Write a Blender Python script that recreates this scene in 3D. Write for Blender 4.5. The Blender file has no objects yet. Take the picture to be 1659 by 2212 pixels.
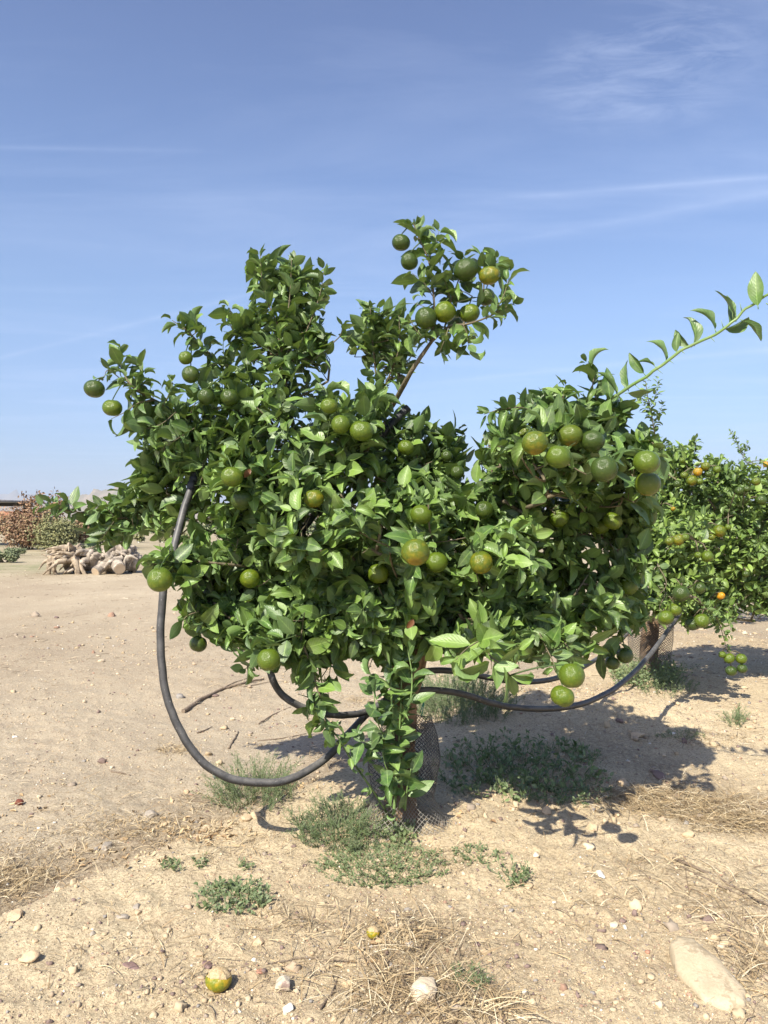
import bpy, math, random
import numpy as np
from mathutils import Vector, Matrix
random.seed(7); RNG = np.random.default_rng(7)
C = bpy.context.scene.collection
sc = bpy.context.scene
# ---------------------------------------------------------------- camera
F = 1647.0; CU, CV = 829.5, 1106.0; PITCH = math.radians(0.49); CAMZ = 1.4
cam = bpy.data.objects.new('camera', bpy.data.cameras.new('camera')); C.objects.link(cam)
cam.location = (0, 0, CAMZ); cam.rotation_euler = (math.pi/2 + PITCH, 0, 0)
cam.data.sensor_fit = 'VERTICAL'; cam.data.sensor_height = 24; cam.data.lens = 24*F/2212
cam.data.clip_start = 0.05; cam.data.clip_end = 30000
sc.camera = cam
# ---------------------------------------------------------------- world and sun
SUN = np.array([-0.35, -0.62, 0.70]); SUN = SUN/np.linalg.norm(SUN)   # direction towards the sun
w = bpy.data.worlds.new('World'); sc.world = w; w.use_nodes = True
nt = w.node_tree; nt.nodes.clear()
def N(nt, t, **k):
    n = nt.nodes.new(t)
    for a, b in k.items():
        if a.startswith('i_'): n.inputs[a[2:].replace('_', ' ')].default_value = b
        else: setattr(n, a, b)
    return n
def L(nt, a, b): nt.links.new(a, b)
def M_(nt, op, a, b=None, c=None, clamp=False):
    n = nt.nodes.new('ShaderNodeMath'); n.operation = op; n.use_clamp = clamp
    for i, x in enumerate((a, b, c)):
        if x is None: continue
        if hasattr(x, 'links'): nt.links.new(x, n.inputs[i])
        else: n.inputs[i].default_value = x
    return n.outputs[0]
def MIX(nt, f, a, b, mode='MIX'):
    n = nt.nodes.new('ShaderNodeMix'); n.data_type = 'RGBA'; n.blend_type = mode
    for s, x in ((0, f), (6, a), (7, b)):
        if hasattr(x, 'links'): nt.links.new(x, n.inputs[s])
        elif s == 0: n.inputs[0].default_value = x
        else: n.inputs[s].default_value = (*x, 1)
    return n.outputs[2]
def RAMP(nt, f, stops, interp='LINEAR'):
    n = nt.nodes.new('ShaderNodeValToRGB'); n.color_ramp.interpolation = interp
    e = n.color_ramp.elements
    while len(e) < len(stops): e.new(0.5)
    for q, (p, c) in zip(e, stops):
        q.position = p; q.color = (*c, 1) if not np.isscalar(c) else (c, c, c, 1)
    nt.links.new(f, n.inputs[0]); return n.outputs[0]
def NOISE(nt, vec, scale, detail=4, rough=0.55, dist=0.0):
    n = nt.nodes.new('ShaderNodeTexNoise'); n.inputs['Scale'].default_value = scale
    n.inputs['Detail'].default_value = detail; n.inputs['Roughness'].default_value = rough
    n.inputs['Distortion'].default_value = dist
    if vec is not None: nt.links.new(vec, n.inputs['Vector'])
    return n.outputs['Fac']
sky = N(nt, 'ShaderNodeTexSky'); sky.sky_type = 'NISHITA'; sky.sun_disc = False
sky.sun_elevation = math.asin(SUN[2]); sky.sun_rotation = math.atan2(SUN[0], SUN[1])
sky.altitude = 200; sky.air_density = 1.0; sky.dust_density = 1.6; sky.ozone_density = 1.6
tc = N(nt, 'ShaderNodeTexCoord')
sep = N(nt, 'ShaderNodeSeparateXYZ'); L(nt, tc.outputs['Generated'], sep.inputs[0])
# cirrus: streaks stretched on a high plane
zc = M_(nt, 'MAXIMUM', sep.outputs[2], 0.03)
px = M_(nt, 'DIVIDE', sep.outputs[0], zc); py = M_(nt, 'DIVIDE', sep.outputs[1], zc)
cmb = N(nt, 'ShaderNodeCombineXYZ'); L(nt, px, cmb.inputs[0]); L(nt, py, cmb.inputs[1])
mp = N(nt, 'ShaderNodeMapping'); L(nt, cmb.outputs[0], mp.inputs[0])
mp.inputs['Rotation'].default_value = (0, 0, math.radians(24)); mp.inputs['Scale'].default_value = (0.45, 1.3, 1)
n1 = NOISE(nt, mp.outputs[0], 1.1, 8, 0.62, 0.6)
n2 = NOISE(nt, cmb.outputs[0], 0.55, 3, 0.5)
c1 = RAMP(nt, n1, [(0.46, 0.0), (0.80, 1.0)]); c2 = RAMP(nt, n2, [(0.38, 0.15), (0.65, 1.0)])
cf = M_(nt, 'MULTIPLY', M_(nt, 'MULTIPLY', c1, c2), 0.30, clamp=True)
# soft contrails: thin bands along great-circle-like lines of the high plane
def trail(a, b, c0, wd, amp):
    d = M_(nt, 'ABSOLUTE', M_(nt, 'ADD', M_(nt, 'ADD', M_(nt, 'MULTIPLY', px, a), M_(nt, 'MULTIPLY', py, b)), c0))
    g = M_(nt, 'SUBTRACT', 1.0, M_(nt, 'DIVIDE', d, wd), clamp=True)
    return M_(nt, 'MULTIPLY', M_(nt, 'MULTIPLY', g, g), amp)
def gate(x0, x1):                                      # fades a trail in along its length
    m = N(nt, 'ShaderNodeMapRange'); m.clamp = True; L(nt, px, m.inputs[0]); m.inputs[1].default_value = x0; m.inputs[2].default_value = x1; return m.outputs[0]
tr = None
for (a_, b_, c_, wd_, am_, g0, g1) in [(0.194,1,-2.443,.06,.20,.3,.8),(0.565,1,-3.0,.16,.17,.1,.6),(-0.036,1,-2.083,.035,.12,-.4,-.7),(0.02,1,-2.36,.16,.09,-1.1,-.7),(0.753,1,-2.94,.10,.15,-.3,-.8),(0.58,1,-5.82,.22,.20,.2,.6),(-0.3,1,-3.1,.5,.07,-.2,-.6)]:
    q_ = M_(nt, 'MULTIPLY', trail(a_, b_, c_, wd_, am_), gate(g0, g1)); tr = q_ if tr is None else M_(nt, 'ADD', tr, q_)
tr = M_(nt, 'MULTIPLY', tr, RAMP(nt, NOISE(nt, cmb.outputs[0], 2.3, 5, 0.6), [(0.30, 0.35), (0.6, 1.0)]))
# a patch of fine wisps high on the right
dx_ = M_(nt, 'SUBTRACT', px, 0.60); dy_ = M_(nt, 'SUBTRACT', py, 1.70); rr2 = M_(nt, 'ADD', M_(nt, 'MULTIPLY', dx_, dx_), M_(nt, 'MULTIPLY', dy_, dy_))
pm = M_(nt, 'SUBTRACT', 1.0, M_(nt, 'DIVIDE', rr2, 0.10), clamp=True)
mp2 = N(nt, 'ShaderNodeMapping'); L(nt, cmb.outputs[0], mp2.inputs[0]); mp2.inputs['Rotation'].default_value = (0, 0, math.radians(50)); mp2.inputs['Scale'].default_value = (1, 2.6, 1)
wisp = M_(nt, 'MULTIPLY', M_(nt, 'MULTIPLY', pm, RAMP(nt, NOISE(nt, mp2.outputs[0], 4.5, 8, 0.68, 0.8), [(0.42, 0.0), (0.80, 1.0)])), 0.33)
tr = M_(nt, 'ADD', tr, wisp)
cf = M_(nt, 'ADD', cf, tr, clamp=True)
tint = RAMP(nt, sep.outputs[2], [(0.0, (0.74, 0.86, 1.12)), (0.06, (0.76, 0.88, 1.16)), (0.26, (1.13, 1.18, 1.32)), (0.40, (1.09, 1.15, 1.34)), (0.56, (1.02, 1.03, 1.24))])
col = MIX(nt, 1.0, sky.outputs[0], tint, 'MULTIPLY')
col = MIX(nt, cf, col, (6.2, 7.0, 9.0))
bg = N(nt, 'ShaderNodeBackground'); bg.inputs['Strength'].default_value = 0.078
L(nt, col, bg.inputs['Color']); ow = N(nt, 'ShaderNodeOutputWorld'); L(nt, bg.outputs[0], ow.inputs['Surface'])
sd = bpy.data.lights.new('sun', 'SUN'); sd.energy = 5.0; sd.angle = math.radians(0.5); sd.color = (1.0, 0.93, 0.79)
so = bpy.data.objects.new('sun', sd); C.objects.link(so)
so.rotation_euler = Vector(SUN).to_track_quat('Z', 'Y').to_euler()
sc.view_settings.view_transform = 'Standard'; sc.view_settings.look = 'None'
sc.view_settings.exposure = 0.90; sc.view_settings.gamma = 1.0
sc.cycles.max_bounces = 8; sc.cycles.transparent_max_bounces = 8

# ---------------------------------------------------------------- maths helpers
FW = np.array([0, math.cos(PITCH), math.sin(PITCH)]); UP = np.array([0, -math.sin(PITCH), math.cos(PITCH)])
def P(u, v, d):                                       # a picture position (1659 x 2212) at depth d -> a world point
    u, v, d = np.broadcast_arrays(np.asarray(u, float), np.asarray(v, float), np.asarray(d, float))
    return np.array([0, 0, CAMZ]) + d[..., None]*(FW + ((u-CU)/F)[..., None]*np.array([1, 0, 0]) - ((v-CV)/F)[..., None]*UP)
def PROJ(p):
    q = np.asarray(p) - np.array([0, 0, CAMZ]); d = q @ FW
    return CU + q[..., 0]/d*F, CV - (q @ UP)/d*F, d
def _h(ix, iy, s):
    n = (ix.astype(np.int64)*374761393 + iy.astype(np.int64)*668265263 + s*1442695041) & 0x7fffffff
    n = ((n ^ (n >> 13))*1274126177) & 0x7fffffff
    return ((n ^ (n >> 16)) & 0xffff)/65535.0
def vn(x, y, s=0):
    x = np.asarray(x, float); y = np.asarray(y, float)
    ix = np.floor(x); iy = np.floor(y); fx = x-ix; fy = y-iy
    fx = fx*fx*(3-2*fx); fy = fy*fy*(3-2*fy); ix = ix.astype(np.int64); iy = iy.astype(np.int64)
    a = _h(ix, iy, s); b = _h(ix+1, iy, s); c = _h(ix, iy+1, s); d = _h(ix+1, iy+1, s)
    return (a*(1-fx)+b*fx)*(1-fy)+(c*(1-fx)+d*fx)*fy
def fbm(x, y, s=0, o=4):
    t = 0; a = 0.5
    for i in range(o): t = t + a*(vn(x, y, s+i*17)-0.5); x = x*2.03+3.1; y = y*2.03-1.7; a *= 0.5
    return t
def norm(v): return v/np.maximum(np.linalg.norm(v, axis=-1, keepdims=True), 1e-9)
ROW0 = np.array([0.08, 3.35]); RD = np.array([0.56, 0.83]); RD = RD/np.linalg.norm(RD)
def H(x, y):                                          # height of the ground
    x = np.asarray(x, float); y = np.asarray(y, float)
    s = -RD[1]*(x-ROW0[0]) + RD[0]*(y-ROW0[1]) + 0.10*fbm(x*0.9, y*0.9, 5, 3)
    t = RD[0]*(x-ROW0[0]) + RD[1]*(y-ROW0[1])
    k_ = np.clip((0.80-s)/0.36, 0, 1); ridge = 0.17*k_*k_*(3-2*k_)*(0.5+0.5*np.exp(-(np.minimum(s, 0)/1.2)**2))
    ridge = ridge*np.clip((14-t)/4, 0, 1)*(0.9+0.25*fbm(t*0.8, s*0.5, 31, 2))
    near = np.exp(-(np.hypot(x, y)/14)**2)
    z = ridge + 0.10*np.exp(-(((x-1.35)/0.75)**2+((y-5.1)/0.55)**2)) + 0.05*np.exp(-(((x-0.1)/0.30)**2+((y-3.40)/0.3)**2))
    z = z + near*(0.09*fbm(x*0.7, y*0.7, 1, 3) + 0.045*fbm(x*2.6, y*2.6, 2, 4))
    r = np.hypot(x, y)
    det = np.clip((11-r)/6, 0, 1)
    rough = 0.35+0.9*vn(x*0.8, y*0.8, 77)*np.where(s > -0.2, 0.8, 1.0)
    z = z + det*rough*(0.034*fbm(x*14, y*14, 3, 4) + 0.030*np.maximum(fbm(x*30, y*30, 9, 3)-0.04, 0))
    return z + 0.25*fbm(x*0.03, y*0.03, 44, 3)*np.clip((r-15)/40, 0, 1)
def G(u, v, lift=0.0):                                # the ground point seen at a picture position
    ray = P(u, v, 1.0)-np.array([0, 0, CAMZ]); d0 = max(1.0, (CAMZ-0.40)/max(-ray[2], 1e-4)); d1 = min(2500.0, (CAMZ+0.35)/max(-ray[2], 5e-4))
    for n in (24, 24):
        dd = np.linspace(d0, d1, n); p = ray*dd[:, None]; b = np.nonzero(p[:, 2]+CAMZ <= H(p[:, 0], p[:, 1]))[0]
        i = max(1, b[0]) if len(b) else n-1; d0, d1 = dd[i-1], dd[i]
    p = ray*(0.5*(d0+d1)); return np.array([p[0], p[1], float(H(p[0], p[1]))+lift])
def mpp(p): return PROJ(p)[2]/F                      # metres per picture unit at p
# ---------------------------------------------------------------- mesh helpers
class MB:
    def __init__(s): s.v = []; s.f = []; s.n = 0; s.a = {}; s.m = []
    def add(s, v, faces, mat=0, **att):
        v = np.asarray(v, float).reshape(-1, 3); s.v.append(v)
        if not isinstance(faces, (list, tuple)): faces = [faces]
        for f in faces:
            f = np.asarray(f, np.int64)
            if f.size: s.f.append(f+s.n); s.m.append(np.full(len(f), mat, np.int32))
        for k, x in att.items():
            x = np.broadcast_to(np.asarray(x, float), (len(v), 3)); s.a.setdefault(k, []).append((s.n, x))
        s.n += len(v)
    def build(s, name, mats, parent=None, smooth=True, origin=None):
        me = bpy.data.meshes.new(name); v = np.concatenate(s.v) if s.v else np.zeros((0, 3))
        if origin is not None: v = v-np.asarray(origin)
        me.vertices.add(len(v)); me.vertices.foreach_set('co', v.astype(np.float32).ravel())
        loops = np.concatenate([f.ravel() for f in s.f]); tot = np.concatenate([np.full(len(f), f.shape[1]) for f in s.f])
        me.loops.add(len(loops)); me.loops.foreach_set('vertex_index', loops.astype(np.int32))
        me.polygons.add(len(tot)); st = np.concatenate([[0], np.cumsum(tot)[:-1]])
        me.polygons.foreach_set('loop_start', st.astype(np.int32))
        me.polygons.foreach_set('material_index', np.concatenate(s.m))
        if smooth: me.polygons.foreach_set('use_smooth', np.ones(len(tot), bool))
        for k, parts in s.a.items():
            arr = np.zeros((len(v), 3), np.float32)
            for o, x in parts: arr[o:o+len(x)] = x
            at = me.attributes.new(k, 'FLOAT_VECTOR', 'POINT'); at.data.foreach_set('vector', arr.ravel())
        me.update(calc_edges=True); me.validate()
        if not isinstance(mats, (list, tuple)): mats = [mats]
        for m in mats: me.materials.append(m)
        o = bpy.data.objects.new(name, me); C.objects.link(o)
        if origin is not None: o.location = tuple(origin)
        if parent is not None:
            o.parent = parent
            if origin is None: o.location = tuple(-Vector(parent.location))
            else: o.location = Vector(origin)-Vector(parent.location)
        return o
def tag(o, label, cat=None, group=None, kind=None):
    o['label'] = label
    if cat: o['category'] = cat
    if group: o['group'] = group
    if kind: o['kind'] = kind
    return o
def empty(name, loc):
    o = bpy.data.objects.new(name, None); o.empty_display_size = 0.1; C.objects.link(o); o.location = tuple(loc); return o
def tube(mb, pts, rad, sides=6, mat=0, cap=True, jit=0.0, **att):
    pts = np.asarray(pts, float); n = len(pts); rad = np.broadcast_to(np.asarray(rad, float), (n,))
    T = norm(np.gradient(pts, axis=0)); a = np.array([0.31, 0.22, 0.93])
    if abs(T[0]@norm(a)) > 0.9: a = np.array([1.0, 0, 0])
    U = norm(np.cross(T[0], a)); Us = [U]
    for i in range(1, n): U = norm(U-(U@T[i])*T[i]); Us.append(U)
    Us = np.array(Us); V = np.cross(T, Us); th = np.arange(sides)/sides*2*np.pi
    rr = rad[:, None]*(1+jit*(RNG.random((n, sides))-0.5)) if jit else np.repeat(rad[:, None], sides, 1)
    v = pts[:, None]+rr[..., None]*(np.cos(th)[None, :, None]*Us[:, None]+np.sin(th)[None, :, None]*V[:, None])
    i = np.arange(n-1)[:, None]*sides; j = np.arange(sides)[None]; k = (j+1) % sides
    q = np.stack([i+j, i+k, i+sides+k, i+sides+j], -1).reshape(-1, 4)
    v = v.reshape(-1, 3); fs = [q]
    if cap:
        e = n*sides; big_ = rad.max() > 0.01               # own rim vertices keep the cut end crisp
        v = np.concatenate([v, v[:sides], v[-sides:], pts[:1], pts[-1:]]) if big_ else np.concatenate([v, pts[:1], pts[-1:]])
        s0 = np.arange(sides); s1 = (s0+1) % sides; o0, o1, c0 = (e, e+sides, e+2*sides) if big_ else (0, (n-1)*sides, e)
        fs.append(np.stack([s1+o0, s0+o0, np.full(sides, c0)], -1)); fs.append(np.stack([s0+o1, s1+o1, np.full(sides, c0+1)], -1))
    mb.add(v, fs, mat, **att)
def spline(pts, k=8):
    p = np.asarray(pts, float); p = np.concatenate([2*p[:1]-p[1:2], p, 2*p[-1:]-p[-2:-1]]); out = []
    t = np.linspace(0, 1, k, endpoint=False)[:, None]
    for i in range(1, len(p)-2):
        a, b, c, d = p[i-1], p[i], p[i+1], p[i+2]
        out.append(0.5*((2*b)+(c-a)*t+(2*a-5*b+4*c-d)*t**2+(-a+3*b-3*c+d)*t**3))
    out.append(p[-2:-1]); return np.concatenate(out)
def ico(sub=1):
    g = (1+5**.5)/2
    v = [(-1, g, 0), (1, g, 0), (-1, -g, 0), (1, -g, 0), (0, -1, g), (0, 1, g), (0, -1, -g), (0, 1, -g), (g, 0, -1), (g, 0, 1), (-g, 0, -1), (-g, 0, 1)]
    f = [(0, 11, 5), (0, 5, 1), (0, 1, 7), (0, 7, 10), (0, 10, 11), (1, 5, 9), (5, 11, 4), (11, 10, 2), (10, 7, 6), (7, 1, 8), (3, 9, 4), (3, 4, 2), (3, 2, 6), (3, 6, 8), (3, 8, 9), (4, 9, 5), (2, 4, 11), (6, 2, 10), (8, 6, 7), (9, 8, 1)]
    v = [np.array(x, float)/math.sqrt(1+g*g) for x in v]
    for _ in range(sub):
        c = {}; nf = []
        def mid(a, b):
            k = (min(a, b), max(a, b))
            if k not in c: m = v[a]+v[b]; v.append(m/np.linalg.norm(m)); c[k] = len(v)-1
            return c[k]
        for a, b, d in f:
            x, y, z = mid(a, b), mid(b, d), mid(d, a); nf += [(a, x, z), (b, y, x), (d, z, y), (x, y, z)]
        f = nf
    return np.array(v), np.array(f)
ICO = [ico(i) for i in range(5)]
# ---------------------------------------------------------------- materials
def newmat(name):
    m = bpy.data.materials.new(name); m.use_nodes = True; nt = m.node_tree; nt.nodes.clear()
    out = N(nt, 'ShaderNodeOutputMaterial'); b = N(nt, 'ShaderNodeBsdfPrincipled'); L(nt, b.outputs[0], out.inputs['Surface'])
    return m, nt, b, out
def simple(name, c1, c2, scale=20, rough=0.7, bump=0.0, bscale=None, spec=0.3, metal=0.0, detail=5):
    m, nt, b, out = newmat(name); t = N(nt, 'ShaderNodeTexCoord').outputs['Object']
    f = NOISE(nt, t, scale, detail, 0.6); f = RAMP(nt, f, [(0.3, 0.0), (0.7, 1.0)])
    L(nt, MIX(nt, f, c1, c2), b.inputs['Base Color']); b.inputs['Roughness'].default_value = rough
    b.inputs['Specular IOR Level'].default_value = spec; b.inputs['Metallic'].default_value = metal
    if bump:
        bn = N(nt, 'ShaderNodeBump'); bn.inputs['Strength'].default_value = bump; bn.inputs['Distance'].default_value = 0.02
        L(nt, NOISE(nt, t, bscale or scale*2, 6, 0.65), bn.inputs['Height']); L(nt, bn.outputs[0], b.inputs['Normal'])
    return m
def attr(nt, name):
    a = N(nt, 'ShaderNodeAttribute'); a.attribute_name = name; s = N(nt, 'ShaderNodeSeparateXYZ'); L(nt, a.outputs['Vector'], s.inputs[0]); return s.outputs
def leaf_material(name, dark, mid, young, trans=0.15, dusty=0.24):
    m, nt, b, out = newmat(name); k = attr(nt, 'kind'); u = attr(nt, 'luv')          # kind = (random, young, dead); luv = (along, across, 0)
    geo = N(nt, 'ShaderNodeNewGeometry'); pos = geo.outputs['Position']
    col = MIX(nt, k[0], dark, mid); col = MIX(nt, k[1], col, young)
    nz = NOISE(nt, pos, 60, 4, 0.6)
    col = MIX(nt, M_(nt, 'MULTIPLY', RAMP(nt, nz, [(0.35, 0.0), (0.7, 1.0)]), 0.35), col, young)
    ab = M_(nt, 'ABSOLUTE', u[1])
    rib = M_(nt, 'LESS_THAN', ab, 0.07)
    col = MIX(nt, M_(nt, 'MULTIPLY', rib, 0.45), col, tuple(min(1, x*1.5+0.04) for x in young))
    dust = M_(nt, 'MULTIPLY', RAMP(nt, NOISE(nt, pos, 22, 5, 0.7), [(0.40, 0.0), (0.68, 1.0)]), dusty)
    col = MIX(nt, dust, col, (0.34, 0.35, 0.25))
    col = MIX(nt, M_(nt, 'MULTIPLY', geo.outputs['Backfacing'], 0.45), col, (0.13, 0.21, 0.085))
    dead = MIX(nt, nz, (0.10, 0.04, 0.018), (0.20, 0.075, 0.028)); col = MIX(nt, k[2], col, dead)
    L(nt, col, b.inputs['Base Color'])
    L(nt, M_(nt, 'ADD', M_(nt, 'MULTIPLY', dust, 0.8), 0.36), b.inputs['Roughness']); b.inputs['Specular IOR Level'].default_value = 0.5
    wv = M_(nt, 'SINE', M_(nt, 'MULTIPLY', M_(nt, 'SUBTRACT', u[0], M_(nt, 'MULTIPLY', ab, 0.28)), 58))
    hgt = M_(nt, 'ADD', M_(nt, 'MULTIPLY', wv, 0.35), M_(nt, 'MULTIPLY', NOISE(nt, pos, 140, 3, 0.6), 1.4))
    bn = N(nt, 'ShaderNodeBump'); bn.inputs['Strength'].default_value = 0.45; bn.inputs['Distance'].default_value = 0.0012
    L(nt, hgt, bn.inputs['Height']); L(nt, bn.outputs[0], b.inputs['Normal'])
    tr = N(nt, 'ShaderNodeBsdfTranslucent'); L(nt, MIX(nt, 0.55, col, (0.30, 0.42, 0.04)), tr.inputs['Color'])
    mx = N(nt, 'ShaderNodeMixShader'); mx.inputs[0].default_value = trans
    L(nt, b.outputs[0], mx.inputs[1]); L(nt, tr.outputs[0], mx.inputs[2]); L(nt, mx.outputs[0], out.inputs['Surface'])
    return m
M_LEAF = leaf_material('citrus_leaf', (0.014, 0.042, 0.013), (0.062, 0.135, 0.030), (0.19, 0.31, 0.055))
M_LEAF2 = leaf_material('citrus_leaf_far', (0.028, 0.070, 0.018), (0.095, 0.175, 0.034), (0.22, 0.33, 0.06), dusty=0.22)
M_BARK = simple('bark', (0.09, 0.075, 0.045), (0.20, 0.17, 0.11), 35, 0.85, 0.5, 60)
M_TRUNK = simple('trunk_bark', (0.13, 0.085, 0.05), (0.27, 0.18, 0.115), 18, 0.8, 0.6, 45)
M_GREENTWIG = simple('green_twig', (0.035, 0.07, 0.02), (0.08, 0.115, 0.04), 30, 0.6, 0.2)
M_PIPE = simple('pipe', (0.018, 0.019, 0.021), (0.055, 0.057, 0.062), 26, 0.45, 0.3, 150, spec=0.5)
def pipe_material():
    m, nt, b, out = newmat('dusty_pipe'); t = N(nt, 'ShaderNodeTexCoord').outputs['Object']; geo = N(nt, 'ShaderNodeNewGeometry')
    s = N(nt, 'ShaderNodeSeparateXYZ'); L(nt, geo.outputs['Normal'], s.inputs[0])
    upf = M_(nt, 'MULTIPLY', M_(nt, 'ADD', s.outputs[2], 0.35, clamp=True), RAMP(nt, NOISE(nt, t, 18, 6, 0.7), [(0.35, 0.25), (0.62, 1.0)]))
    col = MIX(nt, M_(nt, 'MULTIPLY', upf, 0.62), (0.020, 0.021, 0.024), (0.21, 0.20, 0.19))
    scr = RAMP(nt, NOISE(nt, t, 190, 2, 0.5), [(0.70, 0.0), (0.74, 1.0)])
    col = MIX(nt, M_(nt, 'MULTIPLY', scr, 0.6), col, (0.4, 0.4, 0.4))
    L(nt, col, b.inputs['Base Color']); b.inputs['Roughness'].default_value = 0.5
    bn = N(nt, 'ShaderNodeBump'); bn.inputs['Strength'].default_value = 0.25; bn.inputs['Distance'].default_value = 0.001
    L(nt, NOISE(nt, t, 130, 5, 0.6), bn.inputs['Height']); L(nt, bn.outputs[0], b.inputs['Normal']); return m
M_PIPE = pipe_material()
M_TAPE = simple('black_tape', (0.008, 0.009, 0.013), (0.02, 0.022, 0.03), 40, 0.35, 0.5, 60, spec=0.5)
def fruit_material(name, green, ripe, amt, pos=(0, 0, -1)):
    m, nt, b, out = newmat(name); t = N(nt, 'ShaderNodeTexCoord').outputs['Object']
    s = N(nt, 'ShaderNodeSeparateXYZ'); L(nt, t, s.inputs[0])
    nz = NOISE(nt, t, 1.7, 4, 0.6); oi = N(nt, 'ShaderNodeObjectInfo')
    g = M_(nt, 'ADD', M_(nt, 'MULTIPLY', s.outputs[2], -0.22), M_(nt, 'MULTIPLY', M_(nt, 'SUBTRACT', nz, 0.5), 2.2))
    g = M_(nt, 'ADD', g, M_(nt, 'MULTIPLY', M_(nt, 'SUBTRACT', oi.outputs['Random'], 0.5), 0.4))
    f = RAMP(nt, M_(nt, 'ADD', g, amt), [(0.15, 0.0), (0.55, 0.45), (0.9, 1.0)])
    col = MIX(nt, f, green, ripe)
    nb = M_(nt, 'LESS_THAN', s.outputs[2], -0.83)
    col = MIX(nt, M_(nt, 'MULTIPLY', RAMP(nt, M_(nt, 'MULTIPLY', s.outputs[2], -1.0), [(0.72, 0.0), (0.86, 1.0)]), max(0.0, min(0.8, (amt-0.17)*6))), col, (0.42, 0.17, 0.03))
    vo = N(nt, 'ShaderNodeTexVoronoi'); vo.inputs['Scale'].default_value = 15; L(nt, t, vo.inputs['Vector'])
    pore = RAMP(nt, vo.outputs['Distance'], [(0.0, 0.0), (0.35, 1.0)])
    col = MIX(nt, M_(nt, 'MULTIPLY', M_(nt, 'SUBTRACT', 1.0, pore), 0.16), col, tuple(min(1, x*1.9+0.03) for x in green))
    col = MIX(nt, M_(nt, 'MULTIPLY', RAMP(nt, NOISE(nt, t, 3.5, 5, 0.7), [(0.6, 0.0), (0.8, 1.0)]), 0.12), col, (0.34, 0.30, 0.16))
    L(nt, col, b.inputs['Base Color']); b.inputs['Roughness'].default_value = 0.27; b.inputs['Specular IOR Level'].default_value = 0.45
    bn = N(nt, 'ShaderNodeBump'); bn.inputs['Strength'].default_value = 0.30; bn.inputs['Distance'].default_value = 0.012
    L(nt, M_(nt, 'ADD', pore, M_(nt, 'MULTIPLY', NOISE(nt, t, 9, 4, 0.6), 1.6)), bn.inputs['Height']); L(nt, bn.outputs[0], b.inputs['Normal'])
    return m
MF = [fruit_material('green_peel', (0.040, 0.068, 0.011), (0.095, 0.125, 0.014), 0.10),
      fruit_material('light_green_peel', (0.080, 0.125, 0.010), (0.165, 0.195, 0.014), 0.16),
      fruit_material('turning_peel', (0.085, 0.120, 0.010), (0.26, 0.21, 0.012), 0.22),
      fruit_material('orange_peel', (0.16, 0.16, 0.015), (0.62, 0.27, 0.012), 0.62)]
M_CALYX = simple('calyx', (0.06, 0.11, 0.03), (0.12, 0.15, 0.05), 60, 0.7)
# ---------------------------------------------------------------- ground
def ground_material():
    m, nt, b, out = newmat('dry_soil'); geo = N(nt, 'ShaderNodeNewGeometry'); p = geo.outputs['Position']
    k = attr(nt, 'soil')                               # (foot-trodden flat, debris, scrub green)
    big = NOISE(nt, p, 1.1, 5, 0.6); mid = NOISE(nt, p, 7, 6, 0.65); fine = NOISE(nt, p, 90, 5, 0.7)
    mound = MIX(nt, RAMP(nt, big, [(0.3, 0.0), (0.7, 1.0)]), (0.54, 0.435, 0.28), (0.62, 0.515, 0.345))
    flat = MIX(nt, RAMP(nt, big, [(0.3, 0.0), (0.7, 1.0)]), (0.40, 0.335, 0.245), (0.48, 0.41, 0.30))
    col = MIX(nt, k[0], mound, flat)
    col = MIX(nt, M_(nt, 'MULTIPLY', RAMP(nt, mid, [(0.45, 0.0), (0.72, 1.0)]), 0.30), col, (0.36, 0.275, 0.19))
    col = MIX(nt, M_(nt, 'MULTIPLY', RAMP(nt, fine, [(0.48, 0.0), (0.60, 1.0)]), 0.6), col, (0.24, 0.175, 0.115))
    col = MIX(nt, M_(nt, 'MULTIPLY', RAMP(nt, fine, [(0.25, 1.0), (0.42, 0.0)]), 0.35), col, (0.72, 0.60, 0.43))
    deb = M_(nt, 'MULTIPLY', k[1], RAMP(nt, NOISE(nt, p, 38, 6, 0.75), [(0.38, 0.0), (0.6, 1.0)]))
    col = MIX(nt, M_(nt, 'MULTIPLY', deb, 0.80), col, (0.225, 0.17, 0.115))
    gr = M_(nt, 'MULTIPLY', k[2], RAMP(nt, NOISE(nt, p, 1.3, 6, 0.75), [(0.35, 0.0), (0.6, 1.0)]))
    col = MIX(nt, gr, col, (0.17, 0.19, 0.085))
    L(nt, col, b.inputs['Base Color']); b.inputs['Roughness'].default_value = 0.95; b.inputs['Specular IOR Level'].default_value = 0.1
    h = M_(nt, 'ADD', M_(nt, 'MULTIPLY', NOISE(nt, p, 55, 8, 0.72), 1.0), M_(nt, 'MULTIPLY', NOISE(nt, p, 260, 4, 0.7), 0.35))
    bn = N(nt, 'ShaderNodeBump'); bn.inputs['Strength'].default_value = 0.85; bn.inputs['Distance'].default_value = 0.014
    L(nt, h, bn.inputs['Height']); L(nt, bn.outputs[0], b.inputs['Normal']); return m
M_SOIL = ground_material()
def side(x, y): return -RD[1]*(x-ROW0[0]) + RD[0]*(y-ROW0[1])
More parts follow.
